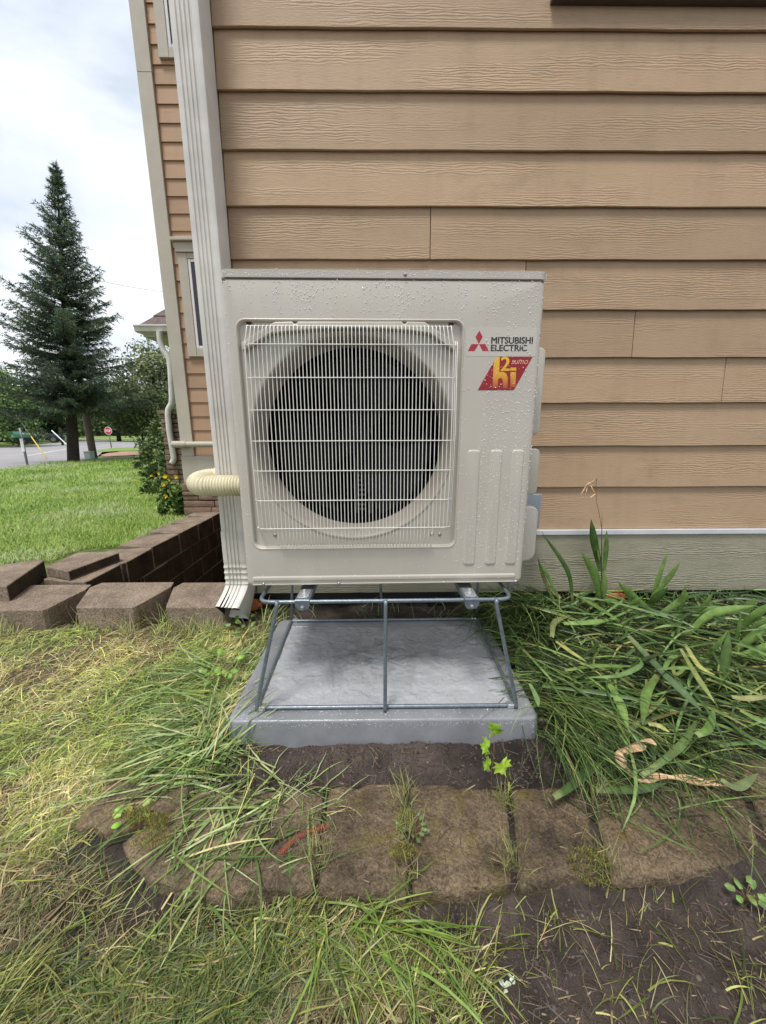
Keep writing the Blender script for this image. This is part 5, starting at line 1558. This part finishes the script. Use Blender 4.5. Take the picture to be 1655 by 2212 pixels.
mst = MB().tube([b0, q0, q1, q2], 0.0011, 5).build('stem', M['twig'], sd, smooth='all')
b1 = az(1097, 1738, -1.045)
MB().tube([b1, at(1098, 1715, b1.y), at(1100, 1690, b1.y)], 0.0017, 5).build('stem', simple('yellow green stem', (0.36, 0.42, 0.08), 0.5, 0.1, 9), sd, smooth='all')
for (ca, ta, sz) in (((1065, 1582), (1086, 1562), 0.040), ((1058, 1613), (1026, 1605), 0.038), ((1060, 1652), (1034, 1643), 0.034), ((1064, 1588), (1047, 1576), 0.018), ((1084, 1645), (1097, 1684), 0.050)):
    maple(at(*ca, Ys - 0.005), at(*ta, Ys - 0.02), sz * 1.0, (0.1, -0.8, 0.7), YG if sz < 0.05 else (0.30, 0.44, 0.045))
# small weeds
def weed(name, label, px, py, zz, n, ls, col, spread=0.03, h=0.05):
    b = az(px, py, zz)
    o = thing(name, label, 'weed', tuple(b))
    for i in range(n):
        q = random.random() * 6.28; r_ = spread * random.random() ** 0.6
        hh = h * random.uniform(0.4, 1)
        c_ = Vector((b.x + math.cos(q) * r_, b.y + math.sin(q) * r_, b.z + hh))
        MB().tube([(b.x, b.y, b.z), ((b.x + c_.x) / 2, (b.y + c_.y) / 2, b.z + hh * 0.7), c_], 0.0008, 4).build('stem', M['twig'], o)
        dr = Vector((math.cos(q), math.sin(q), random.uniform(-0.1, 0.4))).normalized()
        sword([c_, c_ + dr * ls * 0.5, c_ + dr * ls], ls * 0.62, [k * random.uniform(0.8, 1.2) for k in col], o, nrm=(random.uniform(-.4, .4), -0.5, 1), seg=5)
weed('weed', 'small round leaved weed at the lower right beside the edging', 1610, 1945, -1.08, 9, 0.022, (0.16, 0.28, 0.07), 0.035, 0.03)
weed('weed', 'tiny pale weed on the lawn at the left foot of the block wall', 233, 1345, -0.99, 8, 0.022, (0.30, 0.42, 0.06), 0.03, 0.06)
weed('weed', 'broad yellow green weed between the lawn and the left pad edge', 480, 1465, -1.0, 16, 0.035, (0.20, 0.32, 0.05), 0.07, 0.08)
weed('weed', 'leafy weed under the spout end behind the left pad corner', 530, 1370, -0.98, 14, 0.030, (0.10, 0.18, 0.04), 0.07, 0.07)
weed('weed', 'yellowing weed in the moss beside the leftmost small stone', 290, 1770, -1.04, 8, 0.024, (0.28, 0.40, 0.05), 0.035, 0.03)
weed('weed', 'grey green weed in the joint between the two middle stones', 890, 1800, -1.045, 22, 0.014, (0.13, 0.19, 0.07), 0.035, 0.03)
weed('weed', 'fine leaved weed hanging before the skirt board right of the iris', 1490, 1205, -0.80, 14, 0.016, (0.10, 0.17, 0.05), 0.05, 0.05)
# moss pads
mo = []
for (px, py, r_) in ((330, 1830, 0.05), (300, 1780, 0.035), (255, 1670, 0.05), (870, 1860, 0.035), (1270, 1880, 0.05), (880, 1780, 0.02), (345, 1790, 0.03)):
    b = az(px, py, -1.04); n = 420
    rr_ = r_ * np.sqrt(RNG.random(n)); q = RNG.uniform(0, 6.28, n)
    mo.append(blade_arrays(b.x + rr_ * np.cos(q), b.y + rr_ * np.sin(q) * 0.6, RNG.uniform(0, 6.28, n), RNG.uniform(0.004, 0.011, n), RNG.uniform(0.0015, 0.003, n), RNG.uniform(0.3, 1.3, n), RNG.uniform(0.2, 1.0, n), palette(n, [(0.16, 0.15, 0.02), (0.24, 0.20, 0.03), (0.10, 0.11, 0.02)], [1, 1, 1]), 2, np.where(np.full(n, 1) > 0, 0.045, 0)))
blades('moss', mo, 'yellow green moss in the joints and edges of the edging stones', 'moss')
# red brown needle twig on the stones
rt = thing('dead_twig', 'small red brown needled twig lying on the second edging stone', 'twig', tuple(az(620, 1810, -1.03)))
for (a_, b_) in (((690, 1790), (640, 1808)), ((635, 1812), (605, 1845)), ((710, 1785), (670, 1795))):
    A_, B_ = az(*a_, -1.026), az(*b_, -1.024)
    tm = MB().tube([A_, B_], 0.0012, 5)
    for i in range(9):
        p = A_.lerp(B_, i / 9)
        for s_ in (-1, 1):
            dr = (B_ - A_).normalized(); sd_ = Vector((-dr.y, dr.x, 0.15)) * s_
            tm.tube([p, p + (dr * 0.6 + sd_).normalized() * 0.010], 0.0009, 4)
    tm.build('twig_spray', M['redneedle'], rt)
# pale leaf scrap on the mud, bits of orange bark under the boards
sc = thing('leaf_scrap', 'small crumpled whitish green scrap on the foreground mud', 'scrap', tuple(az(1098, 2138, -1.085)))
for i in range(6):
    b = az(1098 + random.uniform(-12, 12), 2138 + random.uniform(-16, 16), -1.085)
    sword([b, b + Vector((0.006, 0.004, 0.008)), b + Vector((random.uniform(-0.01, 0.014), random.uniform(-0.01, 0.014), 0.012))], 0.012, (0.50, 0.58, 0.42), sc, 'flake', nrm=(random.uniform(-1, 1), -0.5, 1), seg=4)
def lump(label, c, r_):
    bm = bmesh.new(); bmesh.ops.create_icosphere(bm, subdivisions=3, radius=1.0)
    co = np.array([v.co[:] for v in bm.verts])
    k_ = 1 + 0.5 * fbm(co[:, 0] * 2 + c[0] * 9, co[:, 1] * 2 + co[:, 2], 1.2, 3) 
    V = co * k_[:, None] * np.array(r_) + np.array(c)
    F = np.array([[v.index for v in f.verts] for f in bm.faces]); bm.free()
    o = np_mesh('foam_lump', V, F, M['mulch'], smooth=True)
    tag(o, label, 'foam', 'orange lumps under the boards')
a = at(545, 1306, 1.86); lump('orange brown lump under the board beside the spout end', a, (0.05, 0.03, 0.035))
a = at(1325, 1288, 1.86); lump('orange brown lump under the skirt board behind the tall iris', a, (0.065, 0.03, 0.03))
a = at(575, 1300, 1.90); lump('dull orange strip of lump behind the left stand corner', a, (0.09, 0.02, 0.014))

# ------------------------------------------------------------------ trees
def quads_at(P, D, U, lw, ll, col):
    """leaf quads: centre base P, along D, side U"""
    a = P - U * lw[:, None] * 0.5; b = P + U * lw[:, None] * 0.5
    c = P + D * ll[:, None]
    V = np.stack([a, b, c], 1).reshape(-1, 3)
    F = np.arange(len(V)).reshape(-1, 3)
    C = np.repeat(col[:, None], 3, 1).reshape(-1, 3)
    return V, F, C
def unit(v):
    return v / np.maximum(np.linalg.norm(v, axis=-1, keepdims=True), 1e-6)
sb = az(160, 997, ZF)
spruce = thing('spruce_tree', 'tall blue green spruce with drooping branches at the street edge', 'tree', (sb.x, sb.y, sb.z))
H = at(121, 352, sb.y).z - sb.z
LEAN = (at(121, 352, sb.y).x - sb.x) / H
MB().tube([(sb.x, sb.y, sb.z - 0.2), (sb.x, sb.y, sb.z + 0.1), (sb.x + LEAN * 1.5, sb.y, sb.z + 1.5), (sb.x + LEAN * 5, sb.y, sb.z + 5), (sb.x + LEAN * H * 0.98, sb.y, sb.z + H * 0.98)], [0.24, 0.205, 0.18, 0.11, 0.015], 12).build('trunk', M['bark'], spruce, smooth='all')
bp = MB(); VP, VD, VU, VL, VC = [], [], [], [], []
z = 2.15; w_i = 0
while z < H - 0.25:
    t = (z - 2.15) / (H - 2.15)
    Rm = 2.45 * (1 - t) ** (0.95 + 0.25 * t) * random.uniform(0.86, 1.1) + 0.05
    nb = 8 if t < 0.75 else 6
    for b_ in range(nb):
        q = 6.283 * (b_ + random.random() * 0.8) / nb + w_i * 1.1
        Lb = Rm * random.uniform(0.50, 1.18)
        if random.random() < 0.10: continue
        rise = -0.18 + 0.85 * t + random.uniform(-0.12, 0.12)
        zz = sb.z + z + random.uniform(-0.12, 0.12)
        pts = []
        for i in range(7):
            u_ = i / 6
            pts.append(Vector((sb.x + LEAN * z + math.cos(q) * Lb * u_, sb.y + math.sin(q) * Lb * u_, zz + Lb * (rise * u_ + 0.22 * u_ * u_))))
        bp.tube(pts, [0.028 * (1 - t * 0.6) * (1 - i / 7) + 0.004 for i in range(7)], 5, cap=False)
        nt = max(6, int(Lb * 15))
        hue = random.uniform(0.75, 1.25)
        for k in range(nt):
            u_ = 0.10 + 0.90 * (k + random.random()) / nt
            fi = u_ * 6; i0 = min(int(fi), 5); p0 = pts[i0].lerp(pts[i0 + 1], fi - i0)
            tl = (0.24 + 0.30 * Lb * 0.6 * (1 - u_)) * random.uniform(0.7, 1.3)
            tl = min(tl, 0.65) * (1 - 0.72 * t * t)
            for s_ in (-1, 1):
                qa = q + s_ * random.uniform(0.55, 1.15)
                dirv = Vector((math.cos(qa), math.sin(qa), random.uniform(-0.55, 0.12) + 0.5 * t)).normalized()
                m_ = max(7, int(tl * 52))
                tt = RNG.random(m_)
                base = np.array(p0)[None] + np.array(dirv)[None] * (tt * tl)[:, None]
                base[:, 2] -= 0.18 * tl * tt ** 2
                nd = unit(np.array(dirv)[None] * 0.7 + RNG.normal(0, 0.55, (m_, 3)))
                VP.append(base); VD.append(nd); VU.append(unit(np.cross(nd, RNG.normal(0, 1, (m_, 3)))))
                outer = 0.55 + 0.6 * u_  # needles darker towards the trunk, inner crown shade put into the colour
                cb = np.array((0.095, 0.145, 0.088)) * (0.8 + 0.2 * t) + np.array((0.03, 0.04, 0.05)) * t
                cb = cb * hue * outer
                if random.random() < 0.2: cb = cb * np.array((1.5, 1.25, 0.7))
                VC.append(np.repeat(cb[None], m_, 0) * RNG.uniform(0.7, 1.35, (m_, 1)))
    z += 0.24 if t < 0.7 else 0.17; w_i += 1
for (ox, h_) in ((0.0, 0.12), (-0.16, -0.1)):
    m_ = 90; tt = RNG.random(m_)
    VP.append(np.stack([np.full(m_, sb.x + LEAN * H + ox), np.full(m_, sb.y), sb.z + H - 0.7 + tt * (h_ + 0.6)], -1))
    nd = unit(RNG.normal(0, 0.6, (m_, 3)) + np.array((0, 0, 0.7)))
    VD.append(nd); VU.append(unit(np.cross(nd, RNG.normal(0, 1, (m_, 3))))); VC.append(np.repeat(np.array([[0.09, 0.135, 0.10]]), m_, 0))
bp.build('limbs', M['bark'], spruce, smooth='all', fixn=False)
P_, D_, U_, C_ = map(np.concatenate, (VP, VD, VU, VC))
n = len(P_)
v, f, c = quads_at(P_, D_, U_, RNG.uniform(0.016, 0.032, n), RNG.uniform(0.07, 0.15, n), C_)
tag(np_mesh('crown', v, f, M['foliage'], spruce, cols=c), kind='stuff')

def leafy(name, label, cat, base, clumps, nleaf, ls, cols, trunk=None, group=None, seedcols=None):
    """clumps: (dx,dy,z,rx,rz) ellipsoids; leaves fill their outer shells"""
    o = thing(name, label, cat, tuple(base), group=group)
    VP, VC, VN = [], [], []
    tot = sum(c[3] * c[3] for c in clumps)
    for (dx, dy, zc, rx, rz) in clumps:
        m_ = int(nleaf * rx * rx / tot)
        sub = max(6, int(m_ / 60))
        sc_ = unit(RNG.normal(0, 1, (sub, 3))) * (0.55 + 0.5 * RNG.random((sub, 1)))
        i = RNG.integers(0, sub, m_)
        p = sc_[i] + RNG.normal(0, 0.15, (m_, 3))
        hue = RNG.uniform(0.65, 1.35, sub)[i]
        VP.append(p * np.array([rx, rx, rz]) + np.array([base[0] + dx, base[1] + dy, base[2] + zc]))
        VN.append(unit(p + RNG.normal(0, 0.6, p.shape)))
        ci = RNG.integers(0, len(cols), m_)
        VC.append(np.array(cols)[ci] * hue[:, None] * RNG.uniform(0.8, 1.2, (m_, 1)))
    P_, N_, C_ = map(np.concatenate, (VP, VN, VC)); m_ = len(P_)
    D_ = unit(np.cross(N_, RNG.normal(0, 1, N_.shape))); U_ = unit(np.cross(N_, D_))
    l_ = ls * RNG.uniform(0.6, 1.4, m_)
    a = P_ - D_ * l_[:, None] * 0.5; c_ = P_ + D_ * l_[:, None] * 0.5
    b = P_ + U_ * l_[:, None] * 0.28 + N_ * l_[:, None] * 0.08; d_ = P_ - U_ * l_[:, None] * 0.28 + N_ * l_[:, None] * 0.08
    V = np.stack([a, b, c_, d_], 1).reshape(-1, 3)
    tag(np_mesh('crown', V, np.arange(len(V)).reshape(-1, 4), M['foliage'], o, cols=np.repeat(C_[:, None], 4, 1).reshape(-1, 3)), kind='stuff')
    tb = MB()
    tr = trunk or 0.08
    zt_ = max(c[2] for c in clumps)
    tb.tube([(base[0], base[1], base[2] - 0.1), (base[0] + 0.02, base[1], base[2] + zt_ * 0.5), (base[0], base[1], base[2] + zt_)], [tr, tr * 0.7, tr * 0.25], 8)
    for (dx, dy, zc, rx, rz) in clumps:
        tb.tube([(base[0], base[1], base[2] + zc * 0.35), (base[0] + dx * 0.6, base[1] + dy * 0.6, base[2] + zc * 0.75), (base[0] + dx, base[1] + dy, base[2] + zc + rz * 0.4)], [tr * 0.5, tr * 0.3, tr * 0.1], 5)
    tb.build('trunk', M['bark'], o, smooth='all', fixn=False)
    return o
def on_far(px, Y):
    v = at(px, 980, Y); return Vector((v.x, v.y, ZF))
G1 = [(0.09, 0.13, 0.05), (0.13, 0.18, 0.07), (0.18, 0.22, 0.10)]
G2 = [(0.17, 0.20, 0.09), (0.23, 0.26, 0.13), (0.30, 0.32, 0.18)]
G3 = [(0.08, 0.14, 0.05), (0.13, 0.21, 0.07), (0.19, 0.28, 0.09)]
b = on_far(352, 21)
leafy('leafy_tree', 'round olive green tree between the spruce and the porch', 'tree', b, [(0, 0, 3.6, 1.9, 1.9), (-1.0, 0.3, 2.8, 1.3, 1.3), (1.1, 0.2, 3.0, 1.5, 1.5), (0.2, -0.5, 4.6, 1.1, 1.1), (0.8, 0, 1.8, 1.4, 1.0)], 15000, 0.16, G2 + G1[2:], 0.12, 'trees beyond the lawn')
b = on_far(312, 17.5)
leafy('shrub', 'dark green shrub with bare lower stems under the olive tree', 'shrub', b, [(0, 0, 1.9, 1.0, 0.8), (0.8, 0, 2.0, 1.0, 0.9), (-0.7, 0.2, 1.7, 0.8, 0.6), (1.3, 0.2, 1.4, 0.8, 0.8)], 8000, 0.12, G1, 0.06, 'shrubs along the house front')
b = at(338, 985, 8.2); b.z = -1.1
leafy('shrub', 'light green loose shrub beside the stone pier', 'shrub', b, [(0, 0, 0.55, 0.36, 0.5), (0.15, -0.1, 1.0, 0.28, 0.4), (-0.2, 0, 0.35, 0.3, 0.3), (0.1, 0, 0.1, 0.4, 0.3)], 4200, 0.075, [(0.10, 0.15, 0.045), (0.16, 0.22, 0.08), (0.21, 0.27, 0.12)], 0.02, 'shrubs along the house front')
def flowers(label, px, py, Y, zg, w, h, nl, nf):
    b = at(px, py, Y); b.z = zg
    o = leafy('flowering_plant', label, 'plant', b, [(0, 0, h * 0.45, w, h * 0.45), (-w * 0.5, 0, h * 0.3, w * 0.7, h * 0.35), (w * 0.5, -0.05, h * 0.55, w * 0.7, h * 0.4)], nl, 0.055, [(0.07, 0.13, 0.03), (0.13, 0.22, 0.05), (0.20, 0.28, 0.08)], 0.008, 'flowering plants at the wing')
    P = np.array([[b.x + random.gauss(0, w * 0.7), b.y - w * 0.5 + random.gauss(0, w * 0.4), zg + h * random.uniform(0.5, 1.05)] for _ in range(nf)])
    Vv, Cc = [], []
    for p in P:
        for k in range(5):
            q = k * 1.257 + random.random(); d_ = np.array((math.cos(q), -0.4, math.sin(q))) * 0.028
            s_ = np.array((-math.sin(q), -0.2, math.cos(q))) * 0.011
            Vv += [p, p + d_ * 0.6 + s_, p + d_, p + d_ * 0.6 - s_]
            Cc += [(0.75, 0.5, 0.02)] * 4
    tag(np_mesh('flowers', np.array(Vv), np.arange(len(Vv)).reshape(-1, 4), M['foliage'], o, cols=np.array(Cc)), kind='stuff')
flowers('yellow flowering plant at the far corner by the stone pier', 335, 1012, 6.3, -1.03, 0.20, 0.34, 1500, 9)
flowers('large yellow flowering plant at the corner of the wing above the block wall', 380, 1080, 4.25, -0.95, 0.15, 0.44, 2600, 5)
b = on_far(-10, 30)
leafy('leafy_tree', 'broad green tree at the left picture edge beyond the street', 'tree', b, [(0, 0, 4.0, 2.6, 2.4), (1.6, 0, 2.6, 2.0, 1.7), (-1.5, 0, 3, 2.2, 2), (2.2, 0, 1.4, 1.6, 1.2)], 12000, 0.24, G3, 0.2, 'trees beyond the lawn')
b = on_far(60, 46)
leafy('leafy_tree', 'dark tree behind the parked vehicles', 'tree', b, [(0, 0, 5.0, 3.5, 3.0), (3.0, 0, 4, 3, 2.4), (-3, 0, 4.4, 3, 2.6), (0, 0, 2, 3.6, 1.7)], 12000, 0.34, [(0.03, 0.055, 0.02), (0.05, 0.085, 0.03)], 0.3, 'trees beyond the lawn')
b = on_far(130, 50)
leafy('leafy_tree', 'dark tree showing under the spruce branches', 'tree', b, [(0, 0, 3.6, 3.5, 2.2), (4, 0, 3.3, 3.5, 2.2), (-4, 0, 3.0, 3, 2.2)], 10000, 0.34, [(0.04, 0.065, 0.025), (0.06, 0.095, 0.035)], 0.3, 'trees beyond the lawn')
b = on_far(262, 44)
leafy('leafy_tree', 'mid green tree beyond the stop sign', 'tree', b, [(0, 0, 3.5, 3.0, 2.6), (3.5, 0, 3.8, 3.2, 2.8), (-3, 0, 2.8, 2.2, 2.2)], 10000, 0.32, G3, 0.25, 'trees beyond the lawn')
# dim wood line far off
VP = []
n = 26000
x = RNG.uniform(-150, 30, n); yb = 95 + 10 * fbm(x, x * 0, 0.03, 2)
hh = 7 + 5 * fbm(x, x * 0 + 3, 0.12, 3)
P_ = np.stack([x, yb + RNG.normal(0, 2.5, n), ZF + hh * RNG.random(n)], -1)
N_ = unit(RNG.normal(0, 1, P_.shape)); D_ = unit(np.cross(N_, RNG.normal(0, 1, P_.shape))); U_ = np.cross(N_, D_)
V = np.stack([P_ - D_ * 0.5, P_ + U_ * 0.35, P_ + D_ * 0.5, P_ - U_ * 0.35], 1).reshape(-1, 3)
cc_ = palette(n, [(0.035, 0.06, 0.03), (0.06, 0.09, 0.04)], [1, 1], 0.3)
tag(np_mesh('woods', V, np.arange(len(V)).reshape(-1, 4), M['foliage'], cols=np.repeat(cc_[:, None], 4, 1).reshape(-1, 3)), 'dim line of far off trees beyond the street', 'woods', kind='stuff')

# ------------------------------------------------------------------ street furniture
b = az(203, 990, ZF)
up = thing('utility_pole', 'weathered wooden utility pole just right of the spruce trunk', 'utility pole', tuple(b))
MB().tube([(b.x, b.y, ZF - 0.2), (b.x - 0.05, b.y, ZF + 3), (b.x - 0.1, b.y, ZF + 7.6)], [0.15, 0.135, 0.11], 12).build('pole', M['pole'], up, smooth='all')
MB().box(b.x - 1.2, b.x + 1.0, b.y - 0.06, b.y + 0.06, ZF + 6.9, ZF + 7.03).build('crossarm', M['pole'], up, bevel=0.01)
def cable(name, label, pa, pb, sag, r_=0.010):
    pts = [Vector(pa).lerp(Vector(pb), i / 24) - Vector((0, 0, sag * 4 * (i / 24) * (1 - i / 24))) for i in range(25)]
    o = MB().tube(pts, r_, 5).build(name, M['cable'], None, smooth='all')
    tag(o, label, 'cable', 'overhead cables')
tpole = Vector((b.x - 0.1, b.y, ZF + 7.03))
cable('overhead_cable', 'upper overhead cable running right from the spruce behind the wing', tpole + Vector((0.9, 0, 0.3)), at(390, 633, 26), 0.1, 0.009)
cable('overhead_cable', 'overhead cable crossing the sky left of the spruce at mid height', tpole + Vector((-1.1, 0, -1.2)), at(-60, 660, 30), 0.5, 0.009)
cable('overhead_cable', 'slack lower cable entering at the left picture edge', tpole + Vector((-0.9, 0, -2.2)), at(-60, 690, 12), 0.2, 0.009)
cable('overhead_cable', 'thin cable in front of the olive tree', tpole + Vector((0, 0, -4.0)), at(400, 862, 19), 0.05, 0.007)
e = az(102, 992, ZF)
gy_ = thing('guy_guard', 'yellow plastic guard on the slanting anchor wire', 'guy wire', tuple(e))
t2 = at(64, 938, e.y + 1.2)
MB().tube([e, e.lerp(t2, 0.5), t2], 0.022, 8).build('guard', M['yellow'], gy_, smooth='all')
MB().tube([e.lerp(t2, 1.0), t2 + (t2 - e) * 1.2], 0.008, 5).build('wire', M['cable'], gy_)
e = az(176, 990, ZF); t2 = at(112, 930, e.y + 1.0)
gw = MB().tube([e, t2], 0.022, 6).build('guy_guard', M['white'], None, smooth='all')
tag(gw, 'pale slanting anchor wire guard left of the spruce trunk', 'guy wire')
b = az(193.5, 991.5, ZF)
pd = thing('utility_pedestal', 'pale green utility box standing between trunk and pole', 'utility box', tuple(b))
MB().box(b.x - 0.14, b.x + 0.14, b.y - 0.1, b.y + 0.15, ZF, ZF + 0.29).build('cabinet', M['pedestal'], pd, bevel=0.012)
MB().box(b.x - 0.155, b.x + 0.155, b.y - 0.115, b.y + 0.165, ZF + 0.291, ZF + 0.34).build('lid', M['pedestal'], pd, bevel=0.012)
# stop sign
b = az(240, 968, ZF); Yb = b.y
ss = thing('stop_sign', 'red octagonal stop sign on a thin post beyond the lawn', 'sign', tuple(b))
ctr = at(233.5, 930.5, Yb); R8 = 7.9 / FPX * ctr.dot(_f) * 1.08
MB().tube([(ctr.x + 0.02, Yb + 0.05, ZF - 0.1), (ctr.x + 0.0, Yb + 0.05, ctr.z + R8)], 0.035, 8).build('post', M['post'], ss, smooth='all')
oc = [(ctr.x + R8 * math.cos(math.radians(22.5 + 45 * i)), ctr.z + R8 * math.sin(math.radians(22.5 + 45 * i))) for i in range(8)]
oc2 = [(ctr.x + 0.91 * (x - ctr.x), ctr.z + 0.91 * (z - ctr.z)) for x, z in oc]
pb_ = MB().prism(oc, Yb, Yb + 0.02).build('sign_border', M['white'], ss)
MB().prism(oc2, Yb - 0.006, Yb - 0.001).build('sign_plate', M['stop'], ss)
ABs = AB; AB = 0.0
lt = lettering('lettering', 'STOP', ctr.x - R8 * 0.66, ctr.x + R8 * 0.66, ctr.z - R8 * 0.28, ctr.z + R8 * 0.28, M['white'], None, d=Yb - 0.009, bold=0.03)
AB = ABs
lt.parent = ss; lt.location = -Vector(ss.location)
# street name sign
b = az(60, 1007, ZF); Yb = b.y
sg = thing('street_name_sign', 'green street name blades on a thin post at the left of the lawn', 'sign', tuple(b))
tp_ = at(47, 932, Yb)
MB().tube([(b.x, Yb, ZF - 0.1), (b.x, Yb, tp_.z + 0.12)], 0.035, 8).build('post', M['post'], sg, smooth='all')
m1 = at(52, 955, Yb); MB().box(b.x - 0.05, b.x + 0.05, Yb - 0.045, Yb - 0.036, m1.z - 0.32, m1.z + 0.12).build('marker_plate', M['white'], sg)
s1, s2 = at(33, 925, Yb), at(46, 937, Yb)
MB().box(b.x - 0.26, b.x + 0.03, Yb - 0.012, Yb + 0.004, s2.z - 0.02, s2.z + 0.08).build('name_blade', M['sgreen'], sg)
MB().box(b.x - 0.06, b.x + 0.006, Yb - 0.30, Yb + 0.35, s2.z - 0.125, s2.z - 0.025).build('name_blade', M['sgreen'], sg)
# dark posts in the verge
for px, py in ((136, 962),):
    b = az(px, py, ZF)
    o = MB().tube([(b.x, b.y, ZF - 0.1), (b.x, b.y, ZF + 1.5)], 0.09, 8).build('fence_post', M['bark'], None, smooth='all')
    tag(o, 'dark short post standing on the far verge', 'post')

# parked vehicles far left
def vehicle(name, label, cat, px, Y, L_, Hh, mat, rz, suv):
    b = on_far(px, Y)
    o = thing(name, label, cat, tuple(b), rz, group='vehicles parked beyond the street', local=True)
    w = 0.9; h0 = 0.28
    hb = Hh * (0.58 if suv else 0.60)
    body = [(-L_ / 2, h0), (-L_ / 2, hb * 0.92), (-L_ / 2 + 0.12, hb), (L_ / 2 - 1.25, hb), (L_ / 2 - 0.15, hb * 0.86), (L_ / 2, hb * 0.7), (L_ / 2, h0)]
    MB().prism(body, -w, w).build('body', mat, o, bevel=0.06, seg=2, smooth=40)
    cab = [(-L_ / 2 + (0.15 if suv else 0.7), hb - 0.02), (-L_ / 2 + (0.4 if suv else 1.2), Hh), (L_ / 2 - 2.1, Hh), (L_ / 2 - 1.35, hb - 0.02)]
    cb_ = MB().prism(cab, -w * 0.88, w * 0.88).build('cabin', mat, o, bevel=0.05, seg=2, smooth=40)
    cx = sum(p[0] for p in cab) / 4; cz = (hb + Hh) / 2
    win = [(cx + (x - cx) * 0.90, cz + (z - cz) * 0.72) for x, z in cab]
    for s_ in (-1, 1):
        MB().prism(win, s_ * w * 0.87, s_ * w * 0.895).build('window', M['glass'], cb_)
    for x in (-L_ / 2 + 0.85, L_ / 2 - 0.9):
        for s_ in (-1, 1):
            wh = MB().lathe([(0.001, -0.11), (0.30, -0.11), (0.34, -0.07), (0.34, 0.07), (0.30, 0.11), (0.001, 0.11)], (x, s_ * (w - 0.08), 0.34), 'y', 18).build('wheel', M['tyre'], o, smooth=40)
            MB().lathe([(0.001, 0.0), (0.20, 0.0), (0.22, 0.02)], (x, s_ * (w + 0.035), 0.34), 'y', 14).build('rim', M['post'], wh, smooth=40)
    for s_ in (-1, 1):
        MB().box(L_ / 2 - 0.02, L_ / 2 + 0.012, s_ * 0.62 - 0.14, s_ * 0.62 + 0.14, hb * 0.66, hb * 0.78).build('headlight', M['pvc'], o, bevel=0.01)
    return o
vehicle('parked_car', 'dark parked car nearest the left picture edge', 'car', 8, 33.5, 4.6, 1.5, M['car_dark'], math.radians(40), False)
vehicle('parked_suv', 'light silver parked vehicle behind the street name sign', 'car', 32, 36.5, 4.7, 1.75, M['car_light'], math.radians(40), True)
vehicle('parked_suv', 'dark parked vehicle beneath the spruce right of the silver one', 'car', 84, 40.0, 4.7, 1.7, M['car_dark'], math.radians(35), True)
